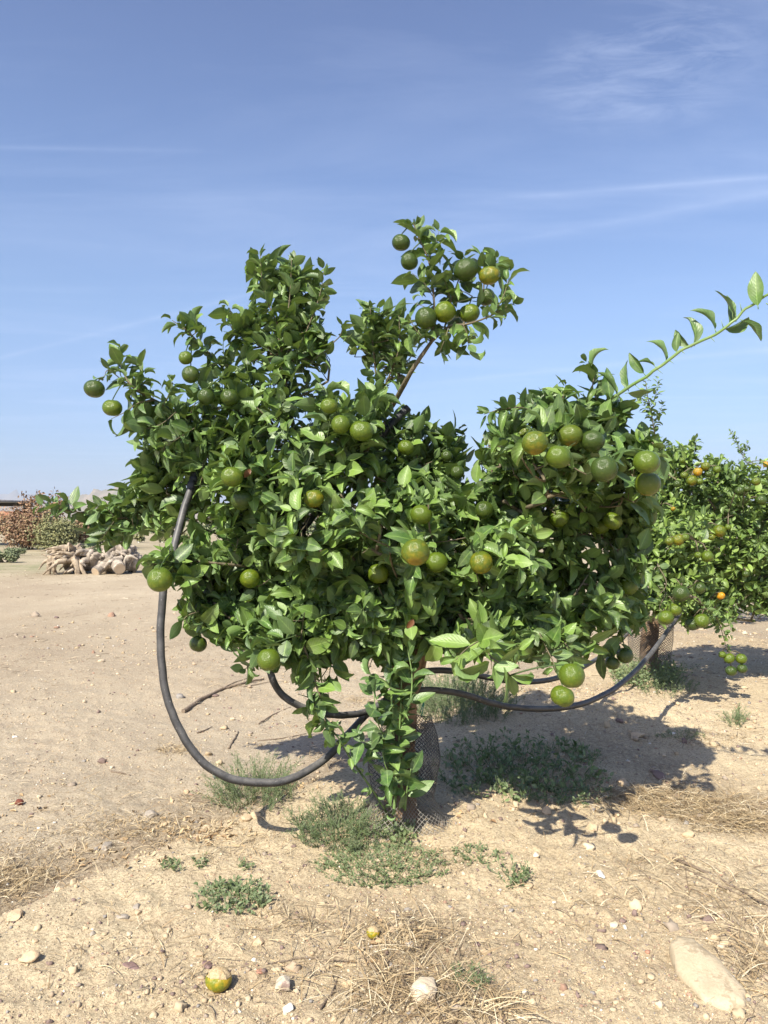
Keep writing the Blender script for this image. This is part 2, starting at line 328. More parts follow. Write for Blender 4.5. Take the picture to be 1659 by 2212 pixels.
def build_ground():
    rs = [0.05]
    while rs[-1] < 7400:
        r = rs[-1]; g = 0.30 if r < 0.8 else 0.0052 if r < 9 else 0.012 if r < 40 else 0.05
        rs.append(r*(1+g)+(0.05 if r < 0.8 else 0))
    rs = np.array(rs)
    th = np.concatenate([np.radians(np.arange(-36, 36, 0.16)), np.radians(np.arange(36, 324, 4.0))]); n = len(th)
    R, T = np.meshgrid(rs, th, indexing='ij'); x = R*np.sin(T); y = R*np.cos(T); z = H(x, y)
    v = np.stack([x, y, z], -1).reshape(-1, 3); i = np.arange(len(rs)-1)[:, None]*n; j = np.arange(n)[None]; k = (j+1) % n
    q = np.stack([i+j, i+n+j, i+n+k, i+k], -1).reshape(-1, 4)[:, ::-1]
    s = side(x, y)+0.25*fbm(x*1.5, y*1.5, 8, 4)
    flat = 1/(1+np.exp(-(s-0.75)/0.06)); flat = np.where(R > 9, 1, flat)
    deb = np.exp(-((s-0.86)/0.20)**2)*(y < 6)
    d2 = np.exp(-(((x-1.45)*0.85+(y-3.9)*0.5)/0.22)**2)*np.exp(-(((x-1.45)*-0.5+(y-3.9)*0.85)/0.9)**2)
    d3 = np.exp(-(((x-0.12)/0.33)**2+((y-2.35)/0.35)**2)); d4 = np.exp(-(((x-1.15)/0.35)**2+((y-2.5)/0.5)**2))*0.7
    dm = np.clip((R-5.5)/3, 0, 1)*np.clip(vn(x*0.6, y*0.28, 61)*1.3+vn(x*2.2, y*0.9, 62)*0.6-0.45, 0, 1)
    deb = np.clip(deb+d2+d3+d4+dm, 0, 1)
    green = np.clip((R-23)/14, 0, 1)*np.clip(vn(x*0.02, y*0.05, 4)*1.6, 0, 1)*0.85
    green = np.maximum(green, 0.8*np.exp(-(((x+11)/3.2)**2+((y-22)/3.5)**2)))
    mb = MB(); mb.add(v, q, soil=np.stack([flat, deb, green], -1).reshape(-1, 3))
    g = mb.build('ground', M_SOIL); tag(g, 'dry pale brown earth with a low ridge under the tree row', 'ground', kind='structure')
build_ground()
# ---------------------------------------------------------------- far setting
def ridge_mesh(name, r0, r1, prof, u0, u1, seed, mat, label):
    us = np.linspace(u0, u1, 360); ks = np.linspace(0, 1, 26); mb = MB()
    U, K = np.meshgrid(us, ks, indexing='ij'); R = r0+(r1-r0)*K; ang = (U-CU)/F
    Ht = np.interp(U, [a for a, b in prof], [b for a, b in prof])/F*(r0+r1)/2
    bell = np.sin(np.pi*K)**0.8
    x = ang*R; y = R
    z = -4+(Ht+5)*bell*(1+0.22*fbm(U*0.03, K*3, seed, 4))+Ht*0.55*bell*fbm(U*0.12, K*7, seed+9, 5)
    v = np.stack([x, y, z], -1).reshape(-1, 3); n = len(ks)
    i = np.arange(len(us)-1)[:, None]*n; j = np.arange(n-1)[None]
    mb.add(v, np.stack([i+j, i+n+j, i+n+j+1, i+j+1], -1).reshape(-1, 4))
    o = mb.build(name, mat); tag(o, label, 'hills', kind='structure')
M_HILL = simple('hill_earth', (0.30, 0.23, 0.17), (0.17, 0.16, 0.09), 0.02, 0.95, detail=8)
M_MTN = simple('mountain_rock', (0.16, 0.15, 0.13), (0.22, 0.19, 0.15), 0.005, 0.95)
ridge_mesh('hills', 2300, 3300, [(-500, 20), (0, 26), (60, 28), (110, 36), (150, 40), (185, 52), (215, 60), (250, 66), (275, 68), (300, 58), (350, 48), (420, 40), (520, 30), (800, 22), (1200, 18), (1370, 32), (1410, 38), (1800, 30), (2300, 20)], -600, 2400, 11, M_HILL, 'low bare hills on the horizon behind the shrubs')
ridge_mesh('mountains', 5200, 6600, [(-500, 40), (-100, 50), (0, 50), (30, 56), (60, 50), (100, 40), (200, 30), (900, 25), (1500, 35), (2300, 25)], -600, 2400, 23, M_MTN, 'far blue mountain range on the horizon at the left')
# ---------------------------------------------------------------- leaves
def leaf_block(base, dirn, nrm, Ln, Wd, bend, fold, wave, phase, kind, na=8, twist=None):
    """All leaves at once: base (N,3), midrib direction, blade normal, length, width, curl ..."""
    n = len(base); t = np.linspace(0, 1, na); s = np.array([-1, -0.55, 0, 0.55, 1.0]); ns = 5
    X = norm(dirn); Z = norm(nrm-np.sum(nrm*X, -1, keepdims=True)*X); Y = np.cross(Z, X)
    prof = np.sin(np.pi*np.clip(t, 0, 1)**0.85)**0.75*(1-0.28*t**3); prof[0] = 0.05; prof[-1] = 0.02
    ang = bend[:, None]*t[None]**1.3; dt = 1/(na-1)
    cx = np.concatenate([np.zeros((n, 1)), np.cumsum(np.cos(0.5*(ang[:, 1:]+ang[:, :-1])), 1)*dt], 1)
    cz = -np.concatenate([np.zeros((n, 1)), np.cumsum(np.sin(0.5*(ang[:, 1:]+ang[:, :-1])), 1)*dt], 1)
    hw = 0.5*Wd[:, None]*prof[None]                              # (n,na)
    fo = fold[:, None, None]*np.abs(s)[None, None]*np.ones((1, na, 1))
    yy = s[None, None]*hw[..., None]*np.cos(fo*0.75); zz = np.abs(s)[None, None]*hw[..., None]*np.sin(fo)
    zz = zz+wave[:, None, None]*Ln[:, None, None]*np.sin(phase[:, None, None]+t[None, :, None]*13+s[None, None]*1.5)*(s[None, None]**2)*np.sin(np.pi*t)[None, :, None]
    # blade normal follows the bend
    nx = np.sin(ang)[..., None]; nz = np.cos(ang)[..., None]
    lx = cx[..., None]*Ln[:, None, None]+zz*nx; lz = cz[..., None]*Ln[:, None, None]+zz*nz
    if twist is not None:
        ca = np.cos(twist[:, None, None]*t[None, :, None]); sa = np.sin(twist[:, None, None]*t[None, :, None])
        yy, lz = yy*ca-(zz)*sa, lz-zz*nz+(zz*ca+yy*sa)*nz
    v = base[:, None, None]+lx[..., None]*X[:, None, None]+yy[..., None]*Y[:, None, None]+lz[..., None]*Z[:, None, None]
    i = np.arange(na-1)[:, None]*ns; j = np.arange(ns-1)[None]
    q = np.stack([i+j, i+ns+j, i+ns+j+1, i+j+1], -1).reshape(-1, 4)
    q = (q[None]+(np.arange(n)*na*ns)[:, None, None]).reshape(-1, 4)
    luv = np.zeros((n, na, ns, 3)); luv[..., 0] = t[None, :, None]; luv[..., 1] = s
    kd = np.broadcast_to(kind[:, None, None], (n, na, ns, 3))
    return v.reshape(-1, 3), q, luv.reshape(-1, 3), kd.reshape(-1, 3)
class Leaves:
    def __init__(s): s.r = []
    def add(s, base, d, nrm, L_, W_, bend, fold, wave, kind, twist=0.0): s.r.append((base, d, nrm, L_, W_, bend, fold, wave, random.random()*6.28, kind, twist))
    def twig(s, pts, step=0.022, size=0.075, young=0.1, out=None, upb=0.7, curl=0.5, spread=0.9, start=0.0):
        """leaves set spirally along a twig"""
        pts = np.asarray(pts, float); seg = np.linalg.norm(np.diff(pts, axis=0), axis=1); tot = seg.sum(); cum = np.concatenate([[0], np.cumsum(seg)])
        a = random.random()*6.28; q = start*tot+random.random()*step; yt = random.random() < young
        while q < tot+step*0.4:
            qq = min(q, tot*0.999); i = min(np.searchsorted(cum, qq, 'right')-1, len(seg)-1); f = (qq-cum[i])/max(seg[i], 1e-6)
            p = pts[i]*(1-f)+pts[i+1]*f; T = norm(pts[i+1]-pts[i]); a += 2.4+random.uniform(-.3, .3)
            r = np.array([0.3, 0.5, 0.81]); U = norm(np.cross(T, r)); V = np.cross(T, U); rad = math.cos(a)*U+math.sin(a)*V
            tip = qq/tot
            d = norm(T*(0.40+0.35*tip*random.random())+rad*spread*(1-0.15*tip)+np.array([0, 0, random.uniform(-0.35, 0.45)])+0.15*RNG.normal(size=3))
            n = upb*np.array([0, 0, 1.0])+(0.16*SUN)+(0.45+0.5*tip)*T+0.60*RNG.normal(size=3)
            if out is not None: n = n+0.45*out
            Ls = size*random.uniform(0.58, 1.25)*(1-0.30*tip**4); W = Ls*random.uniform(0.44, 0.66)
            c = random.random()
            if c < curl*0.35: bend, fold, wv, tw = random.uniform(1.2, 2.8), random.uniform(0.8, 1.5), 0.05, random.uniform(-1.5, 1.5)
            elif c < curl: bend, fold, wv, tw = random.uniform(0.5, 1.5), random.uniform(0.3, 1.0), 0.035, random.uniform(-.9, .9)
            else: bend, fold, wv, tw = random.uniform(-0.2, 0.65), random.uniform(0.05, 0.38), 0.012, random.uniform(-.35, .35)
            y = 0.0
            if yt: y = random.uniform(0.4, 0.95)
            elif random.random() < 0.20: y = random.uniform(0.2, 0.75)
            if c < curl*0.35: y = max(y, random.uniform(0.1, 0.7))
            s.add(p+d*0.008, d, n, Ls, W, bend, fold, wv, (random.random(), y, 0.0), tw); q += step*random.uniform(0.6, 1.4)
    def arrays(s):
        A = list(zip(*s.r)); return [np.array(x, float) for x in A]
    def build(s, mb, keep=None, na=8):
        b, d, n, L_, W_, be, fo, wa, ph, kd, tw = s.arrays()
        if keep is not None:
            k = keep(b, d, n, L_)
            b, d, n, L_, W_, be, fo, wa, ph, kd, tw = [x[k] for x in (b, d, n, L_, W_, be, fo, wa, ph, kd, tw)]
        v, q, luv, kk = leaf_block(b, d, n, L_, W_, be, fo, wa, ph, kd, na, tw)
        mb.add(v, q, 0, luv=luv, kind=kk); return len(b)
def poly_in(px_, py_, poly):
    poly = np.asarray(poly, float); x0, y0 = poly[:, 0], poly[:, 1]; x1, y1 = np.roll(x0, -1), np.roll(y0, -1)
    X = px_[:, None]; Y = py_[:, None]; c = ((y0 > Y) != (y1 > Y)) & (X < (x1-x0)*(Y-y0)/(np.where(y1 == y0, 1e-9, y1-y0))+x0)
    ins = c.sum(1) % 2 == 1; dx, dy = x1-x0, y1-y0; l2 = np.maximum(dx*dx+dy*dy, 1e-9)
    t = np.clip(((X-x0)*dx+(Y-y0)*dy)/l2, 0, 1); dist = np.sqrt((X-x0-t*dx)**2+(Y-y0-t*dy)**2).min(1)
    return ins, dist
class Skel:
    """branch skeleton: limbs are given, twigs grow to the nearest node"""
    def __init__(s): s.p = []; s.par = []; s.tubes = []
    def limb(s, pts, r0, r1, k=7, jit=0.0):
        q = spline(pts, k); i0 = len(s.p)
        for i, x in enumerate(q): s.p.append(x); s.par.append(i0+i-1 if i else -1)
        s.tubes.append((q, np.linspace(r0, r1, len(q)), True)); return q
    def grow(s, targets, root, sag=0.03, fat=0.0015):
        order = np.argsort(np.linalg.norm(targets-root, axis=1)); start = len(s.p); paths = []
        for o in order:
            t = targets[o]; A = np.array(s.p); dd = np.linalg.norm(A-t, axis=1); rd = np.linalg.norm(A-root, axis=1)
            cost = dd+0.35*np.maximum(0, rd-np.linalg.norm(t-root)); i = int(np.argmin(cost)); a = A[i]; n = max(2, int(dd[i]/0.05)+1)
            mid = (a+t)/2+np.array([0, 0, -sag*dd[i]*2])+RNG.normal(size=3)*0.05*dd[i]
            u = np.linspace(0, 1, n+1)[1:, None]; q = (1-u)**2*a+2*u*(1-u)*mid+u*u*t; j = i
            path = [a]
            for x in q: s.p.append(x); s.par.append(j); j = len(s.p)-1; path.append(x)
            paths.append((path, i, j))
        par = np.array(s.par); cnt = np.zeros(len(s.p)); 
        for _, i, j in paths: cnt[j] += 1
        for k in range(len(s.p)-1, start-1, -1):
            if par[k] >= 0: cnt[par[k]] += cnt[k]
        for path, i, j in paths:
            ids = [j]; k = j
            while len(ids) < len(path)-1: k = par[k]; ids.append(k)
            ids = ids[::-1]; r = fat*np.sqrt(np.maximum(cnt[ids], 1))+0.0006; r = np.concatenate([[r[0]], r]); s.tubes.append((np.array(path), r, False))
    def build(s, mb, sides=5, mat=0):
        for q, r, big in s.tubes: tube(mb, q, r, 10 if big and r[0] > 0.008 else sides, mat, cap=True, jit=0.18 if big and r[0] > 0.02 else 0.0)
def fruit_mesh(name, seed, sx=1.0, sub=3):
    v, f = ICO[sub]; v = v.copy(); th = np.arctan2(v[:, 1], v[:, 0]); z = v[:, 2]
    r = 1+0.018*np.sin(th*3+seed)+0.022*fbm(v[:, 0]*2+seed*7, v[:, 1]*2+z*1.5, seed, 3)
    dim = 0.16*np.exp(-((1-z)/0.05))+0.09*np.exp(-((1+z)/0.025))
    v = v*r[:, None]; v[:, 2] = z*(0.92*sx)-np.sign(z)*dim+0.03*(z > 0)*(1-np.hypot(v[:, 0], v[:, 1]))
    mb = MB(); mb.add(v, f)
    # calyx star and stalk stub
    n = 10; a = np.arange(n)/n*2*np.pi; rr = np.where(np.arange(n) % 2 == 0, 0.20, 0.10)
    top = np.stack([rr*np.cos(a), rr*np.sin(a), np.full(n, 0.735*sx)], -1); top = np.concatenate([top, [[0, 0, 0.79*sx]]])
    mb.add(top, np.array([[i, (i+1) % n, n] for i in range(n)]), 1)
    tube(mb, [(0, 0, 0.74*sx), (0, 0, 0.95*sx)], [0.06, 0.045], 6, 1)
    o = mb.build(name, [MF[0], M_CALYX]); me = o.data; bpy.data.objects.remove(o); return me
FM = [fruit_mesh('fruit', 1, 1.0), fruit_mesh('fruit', 2, 1.08), fruit_mesh('fruit', 3, 0.95)]
FM_LOW = fruit_mesh('fruit', 4, 1.0, 2)
def add_fruit(p, R, parent, mat, low=False, tilt=None, label=None):
    me = (FM_LOW if low else random.choice(FM)); o = bpy.data.objects.new('fruit', me); C.objects.link(o)
    o.parent = parent; o.location = Vector(p)-Vector(parent.location); o.scale = (R, R, R)
    tx = random.uniform(-0.25, 0.55) if tilt is None else tilt
    o.rotation_euler = (-tx, random.uniform(-.35, .35), random.uniform(-0.5, 0.5))
    o.material_slots[0].link = 'OBJECT'; o.material_slots[0].material = MF[mat]
    if label: o['label'] = label
    return o
# ---------------------------------------------------------------- main orange tree
TB = G(866, 1772)
tree = empty('orange_tree', TB)
tag(tree, 'large orange tree in the middle with green fruit and mesh round its trunk', 'orange tree', 'orange trees of the row')
# (u, v, radius, peel, shaded)
FR = [(866,524,20,0,0),(884,565,19,0,0),(1006,583,27,0,0),(1057,595,23,2,0),(920,687,24,0,0),(961,674,24,1,0),(1014,677,23,1,0),(1050,642,19,0,1),(985,698,19,0,1),
 (204,840,22,0,0),(243,881,21,1,0),(401,773,15,1,0),(412,809,19,0,0),(445,857,19,0,0),(496,858,20,0,0),(501,1030,24,1,0),(522,1081,24,0,1),(678,1077,22,2,0),
 (711,877,19,1,0),(736,917,21,1,0),(781,931,26,1,0),(877,967,18,1,0),(910,1112,24,1,0),(1046,1102,20,0,0),(898,1193,31,2,0),(943,1215,24,1,0),(817,1239,23,1,0),
 (1039,1215,25,2,0),(1002,1180,22,2,1),(976,1142,13,2,1),(540,1250,22,1,0),(345,1252,27,1,0),(476,1268,17,1,1),(428,1391,19,0,0),(580,1425,25,1,0),(600,1240,19,1,1),(858,1176,15,2,1),
 (1155,957,29,2,0),(1130,938,23,2,1),(1232,941,26,2,0),(1206,987,28,1,0),(1280,953,26,0,0),(1305,1013,29,0,0),(1397,998,28,1,0),(1399,1045,27,2,0),(1338,1048,20,0,1),(1352,1022,18,0,1),
 (1206,1118,22,1,0),(1323,1125,21,1,0),(1298,1138,19,1,1),(1235,1459,28,1,0),(1215,1504,26,1,0),(970,1340,22,0,1),(1350,1416,18,0,1),(1322,1432,16,0,1),(1357,1266,21,1,1),(988,1020,15,0,1),(965,985,13,0,1),(1205,1262,18,1,1)]
fr = np.array([(a, b, c) for a, b, c, _, _ in FR], float)
fd = np.clip(0.0405*F/fr[:, 2], 2.38, 3.02); fd[18:21] = 2.78; fd[15:18] = 2.75
fd[[9, 10, 11, 12, 13, 14]] = 3.0; fd[:9] = 2.85+0.1*np.array([0, 0, 0, 0, 0, .2, .4, 1.5, 1.5])
for i, q in enumerate(FR):
    if q[4]: fd[i] = min(fd[i]+0.1, 3.3)
FP = P(fr[:, 0], fr[:, 1], fd); FRAD = fr[:, 2]*fd/F
anch = np.concatenate([np.stack([fr[:, 0], fr[:, 1], fd], -1), np.array([(150,1110,3.45),(250,1140,3.4),(330,1120,3.3),(600,570,3.05),(560,700,3.0),(640,640,3.0),(700,700,3.0),(800,700,3.05),(850,760,3.05),(900,930,3.1),(960,950,3.2),
   (1100,900,2.75),(1200,860,2.8),(1290,830,2.8),(1060,1400,2.55),(1000,1430,2.5),(1180,1350,2.75),(1300,1300,2.8),(1390,1200,2.9),(800,1350,2.75),(700,1400,2.85),(850,1420,3.0),(450,1330,2.85),(650,1150,2.55),(760,1120,2.5),(1100,1200,2.45),(620,1000,2.75),(640,850,2.9),(330,930,3.0),(300,1000,3.1)])])
def front(u, v):
    d2 = (np.asarray(u)[..., None]-anch[:, 0])**2+(np.asarray(v)[..., None]-anch[:, 1])**2
    wt = 1/(d2+35**2)**1.5; return (wt*anch[:, 2]).sum(-1)/wt.sum(-1)
POLY = [(200,1165),(165,1130),(190,1105),(240,1085),(262,1050),(300,1035),(290,1000),(325,965),(300,945),(275,935),(255,905),(300,880),(345,870),(400,872),(425,840),(440,775),(470,745),(495,735),(490,685),(545,680),(565,650),(530,640),(545,600),(525,560),(545,545),(580,545),(600,560),(640,555),(660,595),(690,590),(715,605),(700,640),(682,680),(700,720),(720,735),(745,745),(770,730),(765,680),(800,655),(840,665),(880,675),(905,700),(912,735),(890,790),(870,825),(845,860),(850,885),(900,895),(945,930),(995,945),(1000,1000),(1045,1010),(1035,965),(1065,960),(1045,900),(1080,890),(1130,880),(1165,855),(1215,840),(1255,870),(1290,870),(1345,890),(1330,935),(1390,955),(1420,985),(1425,1050),(1400,1090),(1405,1150),(1385,1200),(1410,1260),(1390,1330),(1350,1370),(1355,1400),(1310,1425),(1260,1395),(1225,1430),(1180,1425),(1130,1435),(1095,1420),(1060,1400),(1000,1400),(960,1400),(935,1400),(900,1415),(870,1430),(830,1430),(790,1410),(745,1425),(720,1470),(690,1490),(660,1480),(630,1440),(600,1410),(545,1415),(520,1385),(470,1370),(405,1355),(390,1325),(425,1290),(400,1255),(330,1215),(345,1200),(385,1175),(340,1150),(300,1155),(240,1180)]
def holes(u, v):                                       # where the sky or the field shows through the crown
    m = np.ones_like(u, bool)
    for (a, b, ra, rb) in [(735,800,28,34),(728,690,22,60),(700,820,12,26),(560,800,10,14),(520,760,9,16),(770,900,14,14),(640,905,10,14),(450,1000,14,12),(1015,1075,14,12),(1075,1000,10,14),(1190,1060,10,9),(480,1150,10,8),(735,765,30,20),(1010,1040,22,26),(1000,985,16,24),(440,1150,44,22),(360,1180,30,12),(740,850,16,16),(665,905,12,12),(1125,1065,10,8),(480,1080,14,20),(900,855,26,26),(1430,1050,16,22),(590,900,8,22),(340,905,18,8),(935,870,35,20),(700,1455,22,16),(770,1440,30,14)]:
        m &= ((u-a)/ra)**2+((v-b)/rb)**2 > 1
    return m
def crown_targets(poly, n, front, tmax, t0=0.06, k=1.0, seed=3, back=0.25):
    rg = np.random.default_rng(seed); poly = np.array(poly, float); lo, hi = poly.min(0), poly.max(0); out = []
    while len(out) < n:
        u = rg.uniform(lo[0], hi[0], 4000); v = rg.uniform(lo[1], hi[1], 4000); ins, e = poly_in(u, v, poly)
        u, v, e = u[ins & (e > 9)], v[ins & (e > 9)], e[ins & (e > 9)]
        fr_ = front(u, v); T = np.minimum(tmax, t0+k*e*fr_/F)
        c = rg.random(len(u)); q = np.where(c < 0.52, rg.random(len(u))**1.2*0.32, np.where(c < 1-back, rg.random(len(u)), 1-0.3*rg.random(len(u))))
        d = fr_+(tmax-T)*0.35+2*T*q
        out += list(np.stack([u, v, d, e], -1))
    return np.array(out[:n])
lv = Leaves(); sk = Skel()
zt = lambda u, v, d: P(u, v, d)
D0 = PROJ(TB)[2]
forkp = [TB+np.array([0, 0, -0.05]), zt(864, 1700, D0), zt(866, 1630, D0), zt(871, 1560, D0-0.02), zt(868, 1505, D0-0.03)]
trunk_mb = MB()
tp = spline(forkp, 8); tr_ = np.interp(np.linspace(0, 1, len(tp)), [0, .2, .7, 1], [0.085, 0.062, 0.054, 0.062])
tube(trunk_mb, tp, tr_, 18, jit=0.10)
fork = forkp[-1]
LIMBS = [([fork+[0.005, 0, -.04], zt(850,1440,D0-.02), zt(838,1370,D0-.05), zt(770,1260,3.1), zt(690,1130,3.1), zt(640,980,3.15), zt(615,820,3.15), zt(600,700,3.1)], .030, .006),
 ([fork+[.01, 0, -.04], zt(893,1440,D0-.05), zt(906,1385,D0), zt(950,1300,3.25), zt(1070,1180,3.2), zt(1160,1080,2.95), zt(1210,960,2.95), zt(1290,890,2.85)], .031, .007),
 ([fork+[.02, .03, -.04], zt(905,1450,D0+.05), zt(915,1350,D0+.1), zt(905,1180,3.35), zt(860,1040,3.3), zt(800,930,3.15), zt(850,862,3.0), zt(890,800,2.93), zt(932,738,2.9)], .027, .0085),
 ([zt(838,1370,D0-.05), zt(740,1310,2.95), zt(620,1250,3.0), zt(500,1220,3.0), zt(400,1210,2.95)], .016, .004),
 ([zt(770,1260,3.1), zt(620,1130,3.2), zt(500,1020,3.15), zt(440,940,3.05), zt(380,890,3.0), zt(300,845,3.0), zt(262,800,3.0)], .016, .003),
 ([zt(620,1130,3.2), zt(480,1120,3.4), zt(370,1125,3.45), zt(250,1120,3.45), zt(160,1105,3.45), zt(85,1092,3.45)], .009, .002),
 ([zt(990,1290,3.0), zt(1120,1290,3.1), zt(1250,1270,3.2), zt(1350,1240,3.2)], .009, .002),
 ([zt(906,1385,D0), zt(1000,1340,3.1), zt(1100,1340,3.0), zt(1200,1370,2.85), zt(1235,1420,2.72)], .007, .002),
 ([zt(1160,1080,2.95), zt(1260,1050,2.95), zt(1350,1000,2.85), zt(1390,970,2.8)], .010, .003),
 ([zt(1210,960,2.95), zt(1180,900,2.9), zt(1150,870,2.85)], .006, .002),
 ([zt(640,980,3.15), zt(560,880,3.1), zt(470,790,3.05), zt(415,725,3.05), zt(372,692,3.05)], .008, .002),
 ([zt(615,820,3.15), zt(660,720,3.1), zt(690,640,3.1), zt(700,580,3.1)], .005, .0015),
 ([zt(600,700,3.1), zt(570,630,3.1), zt(562,550,3.1)], .005, .0015), ([zt(608,760,3.1), zt(625,650,3.08), zt(630,560,3.08)], .005, .0015),
 ([zt(860,1040,3.3), zt(820,860,3.2), zt(805,740,3.15), zt(800,665,3.1)], .008, .002), ([zt(820,860,3.2), zt(860,760,3.1), zt(862,680,3.08)], .005, .0015),
 ([zt(905,1180,3.35), zt(940,1060,3.35), zt(960,960,3.3), zt(940,930,3.3)], .007, .002),
 ([zt(912,1380,D0-.1), zt(880,1290,3.0), zt(850,1230,2.85), zt(840,1180,2.75)], .007, .004),
 ([zt(990,1290,3.0), zt(960,1230,2.95), zt(930,1150,2.8), zt(925,1090,2.75)], .006, .003), ([zt(740,1310,2.95), zt(680,1220,3.0), zt(640,1120,2.95), zt(600,1060,2.95)], .006, .003)]
for q, a, b in LIMBS:
    if a >= 0.024: tube(trunk_mb, spline(q[:4], 8), np.linspace(a, a*0.78, 25), 12, jit=0.08); 
    q = list(q); q[2:-2] = [x+FW*(0.14 if a > .02 else 0.30) for x in q[2:-2]]; sk.limb(q, a*0.8 if a < .02 else a*.9, b*0.8); tip_ = spline(q[-3:], 6) if b != .0085 else spline([q[-1], q[-1]+UP*.03], 3); low_ = b == .002 and a == .009; lv.twig(tip_, 0.024 if low_ else 0.015, 0.062 if low_ else 0.08, 0.1, upb=0.4, curl=0.6); lv.twig(tip_, 0.03, 0.06, 0.1, upb=0.4, curl=0.7)
# upper right spray with its cluster of fruit: explicit shoots
SHOOTS = [([(932,738,2.9),(970,705,2.88),(1010,700,2.86),(1060,682,2.86),(1105,656,2.86)], .006), ([(932,738,2.9),(938,680,2.88),(935,620,2.86),(925,560,2.86),(905,515,2.86),(893,482,2.86)], .005),
 ([(960,710,2.9),(975,650,2.9),(995,590,2.92),(1000,545,2.92)], .004), ([(1000,700,2.88),(1040,650,2.92),(1045,590,2.92),(1042,548,2.9)], .004), ([(1060,682,2.86),(1085,645,2.84),(1100,600,2.84)], .003),
 ([(935,640,2.86),(915,610,2.84),(890,590,2.84)], .002), ([(925,560,2.86),(940,530,2.86),(948,500,2.86)], .002),([(945,690,2.88),(920,665,2.84),(895,655,2.84)], .002),([(975,660,2.9),(965,620,2.86),(955,590,2.86)], .002),
 ([(970,705,2.88),(960,735,2.84),(950,760,2.84)], .002),([(1000,700,2.86),(1010,725,2.84),(1012,750,2.84)], .002), ([(932,738,2.9),(905,720,2.86),(885,690,2.86)], .003), ([(1020,640,2.9),(1000,630,2.86),(985,640,2.84)],.002),([(1045,600,2.92),(1070,580,2.92),(1075,560,2.92)],.002),
 ([(262,800,3.0),(262,775,3.0),(262,750,3.0)], .002), ([(300,845,3.0),(275,830,3.0),(235,800,3.0),(225,815,3.0)], .003), ([(330,865,3.0),(300,870,2.98),(270,890,2.98),(240,905,2.98)], .003), ([(300,845,3.0),(310,815,3.0),(300,785,3.0)], .002),([(350,880,3.0),(365,850,3.0),(372,825,3.0)], .002),
 ([(380,890,3.0),(350,915,2.98),(320,925,2.98),(290,935,2.98)], .002), ([(420,925,3.0),(380,950,2.96),(345,975,2.96)], .002),([(415,725,3.05),(430,710,3.05),(405,690,3.05)], .002),
 ([(160,1105,3.45),(150,1090,3.42),(110,1088,3.42)], .0015), ([(250,1120,3.45),(225,1095,3.42),(200,1100,3.4)], .0015), ([(250,1120,3.45),(230,1150,3.4),(210,1175,3.4)], .0015), ([(330,1125,3.45),(310,1090,3.4),(290,1060,3.4)], .002), ([(300,1122,3.45),(290,1145,3.4),(270,1160,3.4)], .002),
 ([(1290,870,2.85),(1280,835,2.8),(1285,805,2.8),(1268,785,2.8)], .003), ([(1225,900,2.85),(1215,870,2.8),(1222,835,2.8)], .003), ([(1150,890,2.85),(1125,880,2.8),(1080,885,2.8),(1045,895,2.8)], .003), ([(1120,960,2.85),(1080,965,2.8),(1050,965,2.8)], .003),
 ([(1290,890,2.85),(1320,885,2.8),(1350,885,2.8)], .003), ([(1350,1000,2.85),(1375,960,2.8),(1400,950,2.8)], .003), ([(1060,1370,2.6),(1050,1400,2.5),(1060,1420,2.45),(1062,1445,2.42)], .004),([(1060,1370,2.6),(1010,1400,2.5),(985,1425,2.45)], .003),([(1060,1420,2.45),(1090,1440,2.42),(1100,1460,2.42)], .003),
 ([(1180,1400,2.75),(1195,1430,2.7),(1200,1450,2.68)], .003), ([(650,1380,2.9),(672,1440,2.88),(690,1500,2.86),(705,1560,2.86),(725,1600,2.86)], .0045), ([(690,1500,2.86),(665,1530,2.84)], .002), ([(580,1380,2.85),(560,1420,2.8),(530,1445,2.8)], .003), ([(430,1320,2.9),(405,1330,2.88),(392,1345,2.88)], .003),
 ([(400,1210,2.9),(360,1212,2.85),(325,1222,2.83)], .003), ([(700,1540,2.86),(690,1565,2.85)], .0015),([(500,680,3.02),(495,665,3.0),(488,680,3.0)],.0015),([(960,960,3.3),(975,940,3.3),(990,930,3.3)],.002),([(720,740,3.05),(735,725,3.05),(740,705,3.02)],.003)]
for q, r in SHOOTS:
    pts = spline([zt(*a) for a in q], 5); sk.limb([zt(*a) for a in q], r, r*0.4, 5)
    big = q[0][2] < 2.65
    lv.twig(pts, 0.014 if not big else 0.022, 0.092 if not big else 0.115, 0.12 if not big else 0.75, upb=0.6, curl=0.55 if not big else 0.3)
    if not big: lv.twig(pts, 0.03, 0.06, 0.05, upb=0.3, curl=0.6)
# bulk of the crown
ct = crown_targets(POLY, 1250, front, 0.50, 0.05, 0.95)
for (a_, b_, da_, db_, n_) in [(880,1320,110,75,70),(600,1290,60,120,60),(470,1310,70,60,35),(700,1330,80,70,30),(1120,1340,120,60,40),(420,1250,60,50,20),(945,1290,50,60,35),(640,1200,80,60,30)]:
    uu = a_+(RNG.random(n_)*2-1)*da_; vv = b_+(RNG.random(n_)*2-1)*db_; ii, ee = poly_in(uu, vv, POLY); ff = front(uu, vv)
    ct = np.concatenate([ct, np.stack([uu, vv, ff+0.03+0.25*RNG.random(n_), ee], -1)[ii]])
hm = holes(ct[:, 0], ct[:, 1]); ct = ct[hm]
nf_ = np.concatenate([np.stack([fr[:, 0]+RNG.normal(size=len(fr))*14, fr[:, 1]-8-RNG.random(len(fr))*18, fd+0.07+0.05*RNG.random(len(fr)), fr[:, 2]*2], -1) for _ in range(2)])
i_, e_ = poly_in(nf_[:, 0], nf_[:, 1], POLY); nf_ = nf_[i_ & (e_ > 24)]
upper = (ct[:, 1] < 900) & (RNG.random(len(ct)) < 0.40); ct = np.concatenate([ct[~upper], nf_])
tg = P(ct[:, 0], ct[:, 1], ct[:, 2])
